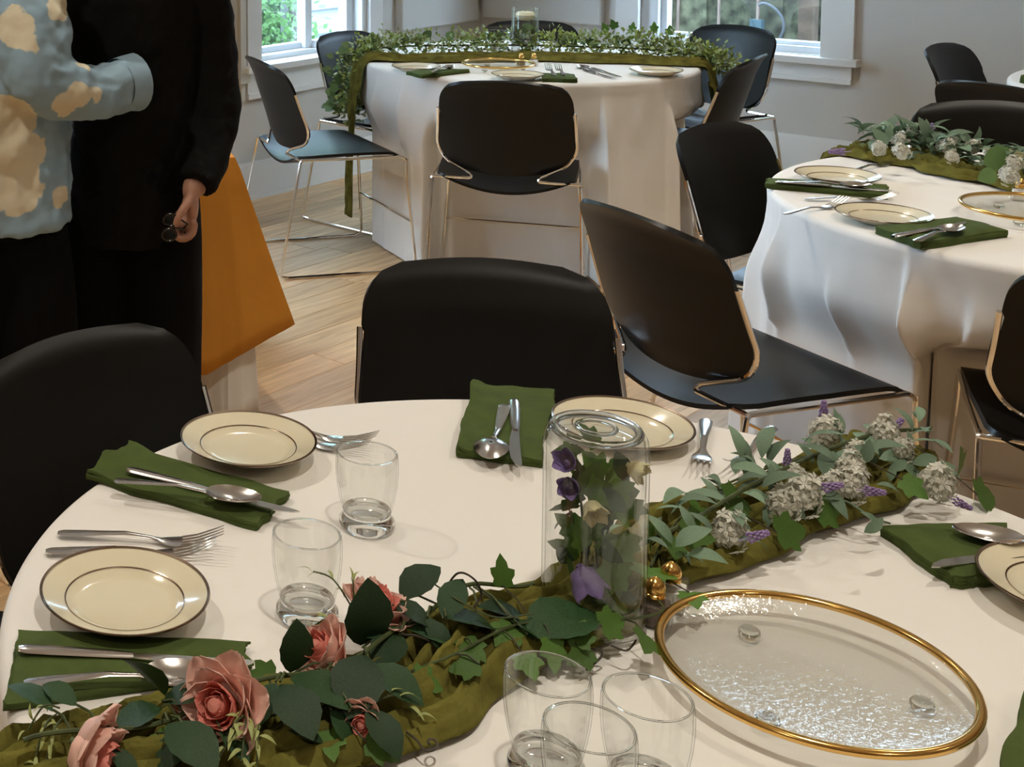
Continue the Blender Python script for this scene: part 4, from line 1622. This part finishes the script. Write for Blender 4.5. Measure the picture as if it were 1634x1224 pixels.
for k in range(46):
    t = U(.02, 1)
    p = path_at(sgp, t) + V((U(-.02, .02), U(-.045, .045), U(-.02, .012)))
    d = V((U(-1, 1), U(-1, 1), U(-.2, .7))).normalized() * U(.03, .055)
    place_leaf(SG, 'sage' if U(0, 1) < .5 else 'sage_wide', p, p + d, U(-.4, .4))
for i, (px, py, s, dz) in enumerate([(1307, 692, 1.0, .05), (1405, 695, .95, .05), (1280, 796, 1.15, .035), (1245, 812, 1.05, .032), (1352, 755, .95, .045), (1356, 780, 1.0, .035), (1362, 722, .7, .045), (1491, 776, 1.1, .03), (1163, 856, 1.05, .03), (1266, 752, .6, .045), (1318, 775, .8, .035), (1440, 715, .7, .045)]):
    put(SG, CLU[i % 3], at(px, py + 10, TZ + dz), V((U(-.5, .5), U(-.6, .1), 1)), s * .82, 'flower_cluster')
for (px, py, ax, s) in [(1314, 662, V((0, 0, 1)), .9), (1256, 738, V((0, 0, 1)), .8), (1310, 772, CR * 1 + V((0, 0, .2)), .9), (1378, 775, CR * 1 + V((0, 0, -.1)), .9), (1418, 684, CR * .7 + V((0, 0, .8)), .9), (1190, 852, CR * 1 + V((0, 0, .3)), .9), (1522, 790, CR + V((0, 0, -.5)), .8)]:
    put(SG, LAV, at(px, py + 8, TZ + .05), ax, s * .8, 'lavender_sprig')
tendril(SG, [at(1310, 795, .785), at(1350, 800, .78), at(1390, 825, .77), at(1420, 835, .76)], .0013, 'stalk', 'sage')

# ------------------------------------------------------------------ upturned glass cylinder over silk flowers
VX, VY = 1.300, .686
t = thing('glass_cylinder', 'tall clear glass cylinder turned upside down over ivy and purple flowers', 'glass cylinder', (VX, VY, TZ + .006))
R_, H_ = .0505, .207
MB().lathe([(R_, 0), (R_, H_ - .022), (R_ - .0015, H_ - .012), (R_ - .006, H_ - .004), (R_ - .014, H_), (R_ - .014, H_ - .004), (R_ - .0095, H_ - .008), (R_ - .0045, H_ - .015), (R_ - .003, H_ - .024), (R_ - .003, 0)], 64, closed=True).build('wall', M['glass'], t, ang=80)
MB().lathe([(1e-4, H_ - .003), (.012, H_ - .004), (.022, H_ - .001), (R_ - .014, H_), (R_ - .007, H_ - .0045), (R_ - .0045, H_ - .013), (R_ - .006, H_ - .018), (.030, H_ - .013), (.014, H_ - .016), (1e-4, H_ - .017)], 64).build('thick_base', M['glass'], t, ang=80)
MB().lathe([(R_ - .003, .0), (R_ + .0004, .0), (R_ + .0004, .0025), (R_ - .003, .0025)], 64, closed=True).build('mouth_edge', M['glass_thick'], t)
MB().lathe([(.0405 + .0045 * math.cos(a), H_ - .0055 + .0040 * math.sin(a)) for a in [k * PI / 5 for k in range(10)]], 64, closed=True).build('base_ring', M['glass_thick'], t)
MB().lathe([(.0185 + .0025 * math.cos(a), H_ - .0035 + .0022 * math.sin(a)) for a in [k * PI / 5 for k in range(10)]], 48, closed=True).build('base_ring', M['glass_thick'], t)
BQ = thing('silk_posy', 'silk ivy, cream and purple flowers standing inside the glass cylinder', 'flowers', (VX, VY, TZ + .010))
Lb = V(BQ.location)
for k in range(7):
    a = k * 2 * PI / 7
    MB().tube([(.018 * math.cos(a), .018 * math.sin(a), 0), (.010 * math.cos(a + .5), .010 * math.sin(a + .5), .08), (.022 * math.cos(a + .9), .022 * math.sin(a + .9), .15 + .02 * math.sin(k))], .0012, 5).build('stem', M['stem'], BQ)


def cyl(px, py, dpt=-.02):
    """a point inside the cylinder near its camera side"""
    D = (V((VX, VY, .84)) - CAM).dot(CF) + dpt
    p = atd(px, py, D)
    h = V((p.x - VX, p.y - VY, 0))
    if h.length > .036:
        h *= .036 / h.length
    return V((VX + h.x, VY + h.y, max(p.z, TZ + .015)))


for k in range(34):
    a, z = k * 2.39996, .012 + .165 * ((k * 7) % 34) / 34
    b = Lb + V((.020 * math.cos(a), .020 * math.sin(a), z))
    d = V((math.cos(a + .9), math.sin(a + .9), U(-.5, .9))).normalized() * U(.026, .034)
    place_leaf(BQ, 'ivy' if k % 3 else 'rose', b, b + d, U(-.3, .3), up=V((math.cos(a), math.sin(a), .2)))
for (bx, by, tx, ty, key) in [(935, 790, 960, 730, 'ivy'), (970, 740, 1000, 770, 'ivy'), (925, 850, 890, 830, 'ivy'), (940, 830, 925, 880, 'ivy'), (1000, 800, 1010, 850, 'ivy'), (960, 760, 930, 720, 'ivy'), (985, 860, 1005, 920, 'ivy'), (950, 900, 930, 950, 'rose'), (985, 900, 960, 960, 'ivy'),
                              (1000, 770, 985, 720, 'rose'), (920, 780, 890, 790, 'ivy'), (975, 800, 950, 850, 'rose'), (990, 830, 1010, 790, 'ivy'), (940, 960, 960, 1000, 'ivy'), (995, 940, 1005, 985, 'rose'), (965, 930, 990, 900, 'ivy'), (960, 860, 985, 890, 'ivy'), (935, 870, 900, 850, 'ivy')]:
    b, tt = cyl(bx, by, U(-.03, .01)), cyl(tx, ty, U(-.035, 0))
    d = tt - b
    if d.length < .02:
        d = V((.01, -.005, .025))
    d = d.normalized() * min(max(d.length, .030), .042)
    place_leaf(BQ, key, b, b + d, U(-.3, .3), up=-CF)
for i, (px, py, ax, s, mt) in enumerate([(918, 905, CR * .35 + V((0, 0, -1)) - CF * .3, 1.15, 'lilac'), (898, 745, -CR * .6 + V((0, 0, .4)) - CF * .5, .75, 'lilac'), (905, 775, -CR * .5 - CF * .6, .7, 'lilac'), (940, 800, -CF * .9 + V((0, 0, -.5)), .8, 'cream_fl'), (1000, 740, CR * .5 - CF * .6 + V((0, 0, -.3)), .75, 'cream_fl')]):
    pos = cyl(px, py, -.028)
    key = 'pet_' + mt
    if key not in ME:
        ME[key] = petal_mesh(.015, .034, .012, .004, M[mt])
        ME[key + 'c'] = MB().lathe([(1e-4, 0), (.005, .004), (.006, .014), (1e-4, .02)], 10).mesh('flower', M[mt])
    o = obj('flower', ME[key + 'c'], BQ)
    o.location = pos - Lb
    o.rotation_mode = 'QUATERNION'
    o.rotation_quaternion = V((0, 0, 1)).rotation_difference(V(ax).normalized())
    o.scale = (s * .85,) * 3
    for k in range(5):
        p = obj('petal', ME[key], o)
        p.matrix_local = Matrix.Rotation(2 * PI * k / 5, 4, 'Z') @ Matrix.Rotation(.12, 4, 'Y')

# ------------------------------------------------------------------ garland and candle cylinder of the corner table
CG = thing('eucalyptus_garland', 'long leafy garland of boxwood and round eucalyptus on the corner table', 'garland', (4.95, 2.99, TZ + .004))
Lg = V(CG.location)
cgp = [V((4.60, 3.52, .50)), V((4.58, 3.50, .62)), V((4.60, 3.46, .76)), V((4.72, 3.36, .785)), V((4.90, 3.22, .785)), V((5.06, 3.05, .785)), V((5.18, 2.87, .785)), V((5.26, 2.68, .785)), V((5.31, 2.52, .780)), V((5.345, 2.40, .755)), V((5.355, 2.34, .73))]
MB().tube([path_at(cgp, k / 70) - Lg for k in range(71)], .004, 6).build('stem', M['stem'], CG)


def spray(parent, pos, n, spread, size, mt, rs, name='leaf_spray', L0=V()):
    m = MB()
    for k in range(n):
        p = V((rs.gauss(0, spread), rs.gauss(0, spread), rs.gauss(0, spread * .75)))
        d = (p.normalized() + V((rs.uniform(-1, 1), rs.uniform(-1, 1), rs.uniform(-.4, 1)))).normalized()
        nn = V((rs.uniform(-1, 1), rs.uniform(-1, 1), rs.uniform(.2, 1))) - CF * .5
        s = d.cross(nn).normalized()
        l = size * rs.uniform(.7, 1.2)
        m.add([p, p + d * l * .5 + s * l * .32, p + d * l, p + d * l * .5 - s * l * .32], [(0, 1, 2, 3)])
    o = m.build(name, mt, parent, smooth=False)
    o.location = pos - V(parent.location)
    o['kind'] = 'stuff'
    return o


rs = random.Random(77)
for k in range(58):
    t = k / 57
    p = path_at(cgp, t) + V((rs.uniform(-.02, .02), rs.uniform(-.02, .02), rs.uniform(0, .02)))
    spray(CG, p, 72, .030, .021, M['box'] if k % 3 else M['boxw'], rs)
for k in range(70):
    t = rs.uniform(.0, .93) if k > 24 else rs.uniform(0, .2)
    p = path_at(cgp, t) + V((rs.uniform(-.03, .03), rs.uniform(-.03, .03), rs.uniform(0, .035)))
    d = V((rs.uniform(-1, 1), rs.uniform(-1, 1), rs.uniform(-.3, 1))).normalized()
    if t < .2:
        d = (-CR * .9 + V((0, 0, rs.uniform(-.8, .4)))).normalized()
        p = p - CR * rs.uniform(0, .07)
    place_leaf(CG, 'euca', p, p + d * rs.uniform(.030, .046), rs.uniform(-.6, .6), up=-CF + V((0, 0, .4)))
for (px, py, z) in [(968, 50, .84), (982, 45, .845), (1007, 50, .84), (1043, 50, .84), (1068, 55, .82)]:
    D = 5.55
    q = atd(px, py, D)
    k = min(range(101), key=lambda k: (path_at(cgp, k / 100) - q).length)
    b = path_at(cgp, k / 100)
    MB().tube([b - Lg, (b + q) / 2 + V((.01, 0, .01)) - Lg, q - Lg], .0012, 5).build('leaf_stalk', M['stem'], CG)
    place_leaf(CG, 'ivy', q, q + (V((0, 0, 1)) + CR * U(-.6, .6)).normalized() * .042, U(-.3, .3), up=-CF)
t = thing('candle_cylinder', 'upright clear glass cylinder with a floating ivory candle on the corner table', 'glass cylinder', (5.080, 3.012, TZ + .006))
MB().lathe([(1e-4, .0), (.050, 0), (.053, .004), (.053, .19), (.0515, .192), (.050, .19), (.050, .010), (1e-4, .008)], 48).build('wall', M['glass'], t)
tw = MB().lathe([(1e-4, .010), (.0495, .010), (.0495, .150), (1e-4, .150)], 40).build('water', M['glass'], t)
o = thing('floating_candle', 'round ivory candle floating at the top of the tall cylinder', 'candle', (5.080, 3.012, TZ + .146))
MB().lathe([(1e-4, 0), (.020, .002), (.034, .012), (.038, .024), (.034, .034), (.020, .038), (1e-4, .037)], 28).build('wax', M['candle'], o)
MB().tube([(0, 0, .035), (0, .001, .046)], .0012, 6).build('wick', M['glasses'], o)
PO = thing('cylinder_greenery', 'green sprigs standing in the water under the candle', 'flowers', (5.080, 3.012, TZ + .020))
for k in range(6):
    a = k * PI / 3
    MB().tube([(.02 * math.cos(a), .02 * math.sin(a), 0), (.028 * math.cos(a + .4), .028 * math.sin(a + .4), .11)], .0015, 5).build('stem', M['stem'], PO)
for k in range(26):
    a = rs.uniform(0, 6.28)
    p = V(PO.location) + V((.028 * math.cos(a), .028 * math.sin(a), rs.uniform(.005, .105)))
    d = V((math.cos(a + 1.5), math.sin(a + 1.5), rs.uniform(-.3, .8))).normalized()
    place_leaf(PO, 'euca' if k % 3 else 'ivy', p, p + d * .026, rs.uniform(-.4, .4), up=V((math.cos(a), math.sin(a), 0)))
# low glass tumbler behind the garland
tg = copy_tree(tum)
tg.location = (5.18, 3.20, gz)
tg.scale = (1.5, 1.5, .85)
tag(tg, 'low wide glass half hidden behind the garland of the corner table', 'tumbler', 'clear tumblers on the corner table')

# ------------------------------------------------------------------ garland of the middle table
MG = thing('white_blossom_garland', 'silk garland of sage leaves and white blossom clusters on the middle table', 'garland', (3.88, 1.10, TZ + .004))
Lm = V(MG.location)
mgp = [V((3.955, 1.37, .775)), V((3.950, 1.30, .785)), V((3.93, 1.20, .79)), V((3.88, 1.08, .785)), V((3.85, .96, .785)), V((3.78, .80, .78)), V((3.70, .62, .775))]
MB().tube([path_at(mgp, k / 40) - Lm for k in range(41)], .003, 6).build('stem', M['stem'], MG)
for k in range(190):
    t = rs.uniform(0, .8)
    p = path_at(mgp, t) + V((rs.uniform(-.04, .04), rs.uniform(-.03, .03), rs.uniform(-.015, .04)))
    d = V((rs.uniform(-1, 1), rs.uniform(-1, 1), rs.uniform(-.2, .9))).normalized()
    place_leaf(MG, 'sage' if k % 2 else 'sage_wide', p, p + d * rs.uniform(.035, .065), rs.uniform(-.5, .5))
for i, (px, py, s) in enumerate([(1400, 236, .9), (1432, 222, .8), (1445, 243, 1.0), (1455, 215, .6), (1505, 232, 1.0), (1520, 250, .8), (1548, 235, .9), (1590, 250, .9), (1612, 283, 1.1), (1625, 262, .9)]):
    put(MG, CLU[i % 3], at(px, py + 5, TZ + .058), V((rs.uniform(-.7, .7), rs.uniform(-.7, .7), .8)), s * .82, 'flower_cluster')
for (bx, by, tx, ty) in [(1418, 232, 1395, 208), (1412, 228, 1423, 202), (1552, 228, 1526, 210), (1552, 228, 1568, 206)]:
    b = at(bx, by, .805)
    t = b + CR * ((tx - bx) * .0017) + V((0, 0, (by - ty) * .0018))
    place_leaf(MG, 'sage_wide', b, t, U(-.4, .4), up=-CF)
for (bx, by, tx, ty) in [(1570, 262, 1618, 228), (1590, 275, 1560, 292)]:
    b = at(bx, by, .80)
    t = b + CR * ((tx - bx) * .0018) + V((0, 0, (by - ty) * .0014))
    place_leaf(MG, 'euca', b, b + (t - b) * .75, .2, up=-CF)
put(MG, LAV, at(1350, 242, TZ + .03), -CR, 1.2, 'lavender_sprig')
put(MG, LAV, at(1478, 222, TZ + .06), CR * .4 + V((0, 0, 1)), 1.2, 'lavender_sprig')
cf = thing('cream_silk_flower', 'cream silk flower at the end of the middle table garland', 'flower', at(1630, 252, TZ + .03))
o = obj('flower_head', ME['pet_cream_flc'], cf)
for k in range(7):
    p = obj('petal', ME['pet_cream_fl'], cf)
    p.matrix_local = Matrix.Rotation(2 * PI * k / 7, 4, 'Z') @ Matrix.Rotation(.5, 4, 'Y') @ Matrix.Scale(1.1, 4)

# ------------------------------------------------------------------ buffet table with orange overlay (local x = along its front, y = away)
A0 = atd(375, 255, 3.75)
BT = thing('buffet_table', 'rectangular buffet table behind the two people, under cloths', 'table', (A0.x, A0.y, 0), -YAW)
MB().box(-1.25, -.012, .012, .70, .70, .728).build('table_top', M['wood_top'], BT, smooth=False)
for x in (-1.15, -.12):
    for y in (.12, .6):
        MB().tube([(x, y, .70), (x, y, 0)], .015, 8).build('leg', M['wire'], BT)


def drape(name, mt, ztop, hem, inset, label, cat, seed, wav=.01):
    """rectangular cloth: front edge and right end of the buffet table, plus back and left"""
    top = [(-1.25, .70), (-1.25, .35), (-1.25, 0), (-.9, 0), (-.6, 0), (-.3, 0), (-.12, 0), (-.03, 0), (0, 0), (0, .08), (0, .25), (0, .5), (0, .70), (-.6, .70), (-1.25, .70)]
    tp = [V((x, y, ztop)) for x, y in top]
    hp = [V(h) for h in hem]
    n = len(tp) - 1
    K, J = 12, 14
    m = MB()
    cols = n * K
    for j in range(J + 1):
        t = j / J
        for i in range(cols):
            k, f = divmod(i, K)
            f /= K
            a = tp[k].lerp(tp[k + 1], f)
            b = hp[k].lerp(hp[k + 1], f)
            q = a.lerp(b, t)
            e = smooth(0, .08, t)
            w = wav * t * noise.noise(V((i * .23, t * 1.5, seed)))
            c = V((-.62, .35, q.z))
            d = (q - c)
            d.z = 0
            q = q + d.normalized() * (w + .004 * e)
            m.v.append(tuple(q))
    for j in range(J):
        for i in range(cols):
            m.f.append((j * cols + i, j * cols + (i + 1) % cols, (j + 1) * cols + (i + 1) % cols, (j + 1) * cols + i))
    m.f.append(tuple(range(cols)))
    o = m.build(name, mt, None, ang=35)
    o.location = (A0.x, A0.y, 0)
    o.rotation_euler = (0, 0, -YAW)
    sd = o.modifiers.new('thickness', 'SOLIDIFY')
    sd.thickness = .0015
    tag(o, label, cat)
    return o


drape('buffet_cloth', M['linen'], .731, [(-1.29, .74, .02), (-1.30, .35, .02), (-1.29, -.05, .02), (-.9, -.05, .02), (-.6, -.08, .02), (-.3, -.06, .02), (-.12, -.10, .02), (-.043, -.13, .03), (.055, -.03, .02), (.03, .08, .02), (.05, .25, .02), (.03, .5, .02), (.04, .74, .02), (-.6, .75, .02), (-1.29, .74, .02)], 0, 'white cloth whose hem shows below the orange overlay', 'tablecloth', 3, .02)
drape('orange_overlay', M['orange'], .736, [(-1.33, .78, .35), (-1.36, .35, .25), (-1.33, -.09, .30), (-.9, -.14, .22), (-.6, -.16, .20), (-.3, -.18, .19), (-.117, -.19, .19), (-.013, -.16, .235), (.149, -.05, .275), (.12, .06, .29), (.10, .25, .32), (.09, .5, .33), (.08, .78, .33), (-.6, .80, .30), (-1.33, .78, .35)], 0, 'bright orange cloth overlay hanging in a point behind the person in black', 'tablecloth', 8, .006)

# ------------------------------------------------------------------ two people standing together (local x = to their left as seen, y = away)


def remesh(o, vox, it=6):
    r = o.modifiers.new('skin', 'REMESH')
    r.mode = 'VOXEL'
    r.voxel_size = vox
    r.use_smooth_shade = True
    s = o.modifiers.new('soft', 'SMOOTH')
    s.factor = .5
    s.iterations = it
    return o


def finger(m, pts, r):
    pts = [V(p) for p in pts]
    P = [path_at(pts, k / 9) for k in range(10)]
    m.tube(P, [r * (1.05 - .028 * k) for k in range(10)], 10)
    m.blob(P[-1], (r * .80,) * 3, n=8)


def head(m, c, ry, face):
    """skull, jaw, nose, ears, lips; face = unit direction in xy"""
    f = V((face[0], face[1], 0)).normalized()
    s = V((-f.y, f.x, 0))
    rot = Matrix((s, f, V((0, 0, 1)))).transposed()
    c = V(c)
    m.blob(c + V((0, 0, .025)), (.074, .092, .095), rot, 20)
    m.blob(c + f * .022 + V((0, 0, -.050)), (.058, .068, .070), rot, 18)
    m.blob(c + f * .088 + V((0, 0, -.010)), (.011, .014, .024), rot, 10)
    m.blob(c + f * .098 + V((0, 0, -.026)), (.014, .012, .010), rot, 10)
    m.blob(c + f * .084 + V((0, 0, -.056)), (.022, .010, .008), rot, 10)
    m.blob(c + f * .076 + V((0, 0, -.092)), (.022, .014, .016), rot, 10)
    for q in (1, -1):
        m.blob(c + s * q * .076 + V((0, 0, -.008)) - f * .01, (.009, .018, .030), rot, 10)
        m.blob(c + f * .078 + s * q * .032 + V((0, 0, .028)), (.022, .010, .008), rot, 10)
    return rot, f, s


def person(label, px, depth, spec):
    p0 = atd(px, 300, depth)
    t = thing('person', label, 'person', (p0.x, p0.y, 0), -YAW)
    # body: one continuous surface
    m = MB()
    hc = spec['head']
    rot, f, s = head(m, hc, 0, spec['face'])
    m.tube([(hc[0], hc[1] + .01, hc[2] - .05), (hc[0] * .6, .01, 1.40), (0, .01, 1.33)], [.052, .055, .075], 14)
    m.loft([(0, 0, .82, .13, .09), (0, 0, .95, .14, .10), (0, 0, 1.08, .125, .09), (0, 0, 1.22, .145, .095), (0, 0, 1.32, .13, .08), (0, 0, 1.37, .07, .06)])
    for arm in spec['arms']:
        a = [V(q) for q in arm]
        m.tube([path_at(a[:4], k / 12) for k in range(13)], [.048 - .0018 * k for k in range(13)], 12)
    for leg in spec['legs']:
        l = [V(q) for q in leg]
        m.tube([path_at(l, k / 10) for k in range(11)], [.074 - .0034 * k for k in range(11)], 12)
        m.blob(l[-1] + V((0, -.05, -.02)), (.036, .10, .030), n=12)
    for h in spec['hands']:
        for (c, r, ax) in h['palm']:
            z = V(ax).normalized()
            y = V((0, 1, 0))
            x = y.cross(z).normalized()
            y = z.cross(x)
            m.blob(c, r, Matrix((x, y, z)).transposed(), 14)
        for (pts, r) in h['fingers']:
            finger(m, pts, r)
    remesh(m.build('body', M['skin'], t), .0038, 2)
    for q in (1, -1):
        e = MB()
        e.blob(V(hc) + f * .082 + s * q * .032 + V((0, 0, .012)), (.012, .012, .012), n=10)
        ey = e.build('eye', M['eye'], t)
        e2 = MB()
        e2.blob(V(hc) + f * .0925 + s * q * .032 + V((0, 0, .012)), (.0055, .004, .0055), n=8)
        e2.build('iris', M['brown'], ey)
    h = MB()
    h.blob(V(hc) + V((0, 0, .045)) - f * .012, (.086, .100, .088), rot, 20)
    h.blob(V(hc) - f * .055 + V((0, 0, -.03)), (.078, .050, .10 * spec['hair']), rot, 18)
    for q in (1, -1):
        h.blob(V(hc) + s * q * .070 - f * .030 + V((0, 0, -.02)), (.020, .040, .075), rot, 12)
    remesh(h.build('hair', M[spec.get('hairmat', 'hair')], t), .007, 3)
    # top garment
    g = MB()
    g.loft(spec['torso'])
    for sl in spec['sleeves']:
        pts = [V(q[:3]) for q in sl]
        P = [path_at(pts, k / 24) for k in range(25)]
        rad = [interp([(i / (len(sl) - 1), q[3]) for i, q in enumerate(sl)], k / 24) for k in range(25)]
        rad = [r * (1 + .015 * math.sin(k * 1.3)) for k, r in enumerate(rad)]
        g.tube(P, rad, 18)
    gm = remesh(g.build(spec['top'][0], M[spec['top'][1]], t), .0075, 4)
    tag(gm, spec['top'][2])
    tx = bpy.data.textures.new('folds', 'CLOUDS')
    tx.noise_scale = .075
    d = gm.modifiers.new('folds', 'DISPLACE')
    d.texture = tx
    d.strength = spec.get('fold', .018)
    d.mid_level = .5
    if spec.get('cuff'):
        a, b = V(spec['sleeves'][0][-2][:3]), V(spec['sleeves'][0][-1][:3])
        d = (b - a).normalized()
        cu = MB()
        cu.tube([b - d * .035, b - d * .01, b + d * .012, b + d * .014, b + d * .0, b - d * .03], [.060, .0635, .0675, .064, .061, .058], 24, cap=False)
        tag(cu.build('cuff', M['shirt'], t), 'turned-back shirt cuff')
    # trousers
    tr = MB()
    tr.loft([(0, 0, .72, .135, .11), (0, 0, .80, .160, .125), (0, 0, .90, .155, .118), (0, 0, 1.0, .138, .105)])
    for leg in spec['legs']:
        l = [V(q) for q in leg]
        tr.tube([path_at(l, k / 10) for k in range(10)] + [l[-1] + V((0, 0, .0))], [(.082, .092, .097, .099, .098, .096, .093, .090, .086, .082, .078)[k] for k in range(11)], 16)
    remesh(tr.build('trousers', M['blackcloth2'], t), .010, 5)
    for leg in spec['legs']:
        l = V(leg[-1])
        sh = MB()
        sh.loft([(l.x, l.y - .055, 0, .046, .135), (l.x, l.y - .055, .02, .047, .136), (l.x, l.y - .045, .05, .044, .118), (l.x, l.y - .01, .085, .038, .060), (l.x, l.y, .10, .034, .045)])
        sh.build('shoe', M['shoe'], t, ang=60)
    return t


# person in black: near arm hangs down holding folded glasses
HX, HY, HZ = .124, -.012, .752
DY = V((-.014, -.135, 0))
hand = {'palm': [((.130, -.008, .768), (.019, .043, .048), (.10, 0, 1)), ((.112, -.010, .738), (.021, .036, .026), (.0, 0, 1)), ((.134, -.006, .805), (.021, .030, .030), (.1, 0, 1))],
        'fingers': [([(.133, -.042 + .0225 * k, .742), (.128, -.046 + .0225 * k, .716 + .002 * k), (.106, -.047 + .0220 * k, .705 + .003 * k), (.088, -.046 + .0215 * k, .716 + .003 * k), (.090, -.044 + .0215 * k, .736)], .0100 - .0005 * (k == 3)) for k in range(4)] +
                   [([(.128, -.036, .800), (.112, -.056, .782), (.096, -.062, .760), (.088, -.058, .738)], .0108)]}
hand['palm'] = [(V(c) + DY, r, ax) for c, r, ax in hand['palm']]
hand['fingers'] = [([V(q) + DY for q in pts], r) for pts, r in hand['fingers']]
person('person in a black jacket and trousers, one hand hanging with folded glasses', 212, 3.22, dict(
    head=(-.02, -.02, 1.50), face=(-.7, -.7), hair=1.0,
    arms=[[(.155, 0, 1.31), (.190, .0, 1.12), (.185, -.03, .945), (.124, -.14, .805)], [(-.155, .02, 1.31), (-.23, .12, 1.14), (-.27, .20, 1.02), (-.34, .22, 1.03)]],
    legs=[[(.062, .0, .86), (.066, -.01, .50), (.075, .02, .10)], [(-.080, .04, .86), (-.100, .03, .50), (-.11, .06, .10)]],
    hands=[hand, {'palm': [((-.37, .22, 1.03), (.036, .016, .046), (1, 0, .05))], 'fingers': [([(-.40, .215, 1.06 - .02 * k), (-.425, .205, 1.06 - .02 * k), (-.44, .185, 1.06 - .02 * k)], .0095) for k in range(4)] + [([(-.36, .21, 1.06), (-.38, .20, 1.085), (-.40, .195, 1.09)], .0105)]}],
    torso=[(.0, 0, .66, .142, .115), (.0, 0, .76, .150, .125), (0, 0, .92, .148, .125), (0, 0, 1.10, .150, .125), (0, 0, 1.24, .168, .125), (0, 0, 1.32, .15, .10), (0, 0, 1.385, .075, .075)],
    sleeves=[[(.155, 0, 1.30, .070), (.185, .0, 1.12, .066), (.190, -.03, .97, .062), (.165, -.085, .88, .054), (.130, -.138, .818, .047)], [(-.15, .02, 1.30, .07), (-.23, .12, 1.14, .062), (-.27, .20, 1.03, .055), (-.335, .22, 1.03, .045)]],
    top=('jacket', 'blackcloth', 'black jacket'), fold=.016))
pp = atd(212, 300, 3.22)
_d = Matrix.Rotation(-YAW, 3, 'Z') @ DY
GL = thing('folded_eyeglasses', 'small folded black eyeglasses held in the hanging hand', 'eyeglasses', (pp.x + _d.x, pp.y + _d.y, .70), -YAW)
for q, z in ((0, .054), (1, .022)):
    ringp = [V((.078 + .016 * math.cos(a) - .004 * q, -.064 - .006 * q, z + .014 * math.sin(a))) for a in [k * 2 * PI / 16 for k in range(17)]]
    lr = MB().tube(ringp, .0028, 6).build('lens_rim', M['glasses'], GL)
    MB().blob((.078 - .004 * q, -.064 - .006 * q, z), (.0155, .0010, .0135), n=14).build('lens', M['glasses'], lr)
MB().tube([(.086, -.062, .064), (.118, -.052, .040), (.104, -.040, .022)], .0024, 6).build('temple', M['glasses'], GL)
MB().tube([(.084, -.066, .036), (.108, -.060, .030), (.112, -.045, .018)], .0024, 6).build('temple', M['glasses'], GL)
MB().tube([(.075, -.060, .040), (.073, -.063, .037)], .0024, 6).build('bridge', M['glasses'], GL)

person('person in a blue shirt with large cream blossoms, arm round the other', -14, 3.10, dict(
    head=(.03, .0, 1.49), face=(.6, -.75), hair=1.6, hairmat='hair',
    arms=[[(.12, -.02, 1.29), (.12, -.10, 1.17), (.125, -.12, 1.075), (.325, -.0, 1.05)], [(-.15, .02, 1.29), (-.20, .04, 1.10), (-.19, .02, .95), (-.17, -.03, .80)]],
    legs=[[(.070, .0, .80), (.098, -.01, .48), (.098, .02, .10)], [(-.075, .0, .86), (-.08, -.02, .50), (-.09, .0, .10)]],
    hands=[{'palm': [((.345, .045, 1.048), (.034, .016, .040), (.5, 1, 0))], 'fingers': [([(.352, .075, 1.078 - .02 * k), (.36, .10, 1.078 - .02 * k), (.365, .13, 1.078 - .02 * k)], .009) for k in range(4)] + [([(.335, .04, 1.075), (.345, .06, 1.095), (.35, .09, 1.10)], .010)]},
           {'palm': [((-.165, -.04, .765), (.016, .038, .046), (.05, .1, 1))], 'fingers': [([(-.162, -.072 + .021 * k, .73), (-.155, -.075 + .021 * k, .705), (-.140, -.072 + .021 * k, .69)], .009) for k in range(4)] + [([(-.155, -.06, .79), (-.14, -.08, .765), (-.135, -.085, .745)], .010)]}],
    torso=[(.0, 0, .735, .186, .138), (.0, 0, .80, .186, .136), (0, 0, .95, .184, .132), (0, 0, 1.10, .178, .128), (0, 0, 1.22, .170, .122), (0, 0, 1.31, .145, .095), (0, 0, 1.37, .07, .07)],
    sleeves=[[(.10, -.02, 1.29, .082), (.105, -.09, 1.18, .080), (.115, -.13, 1.09, .072), (.20, -.095, 1.050, .062), (.320, -.012, 1.055, .056)], [(-.15, .02, 1.29, .075), (-.20, .04, 1.10, .068), (-.19, .02, .95, .060), (-.172, -.03, .815, .052)]],
    top=('shirt', 'shirt', 'steel blue shirt printed with cream blossoms'), fold=.034, cuff=1))
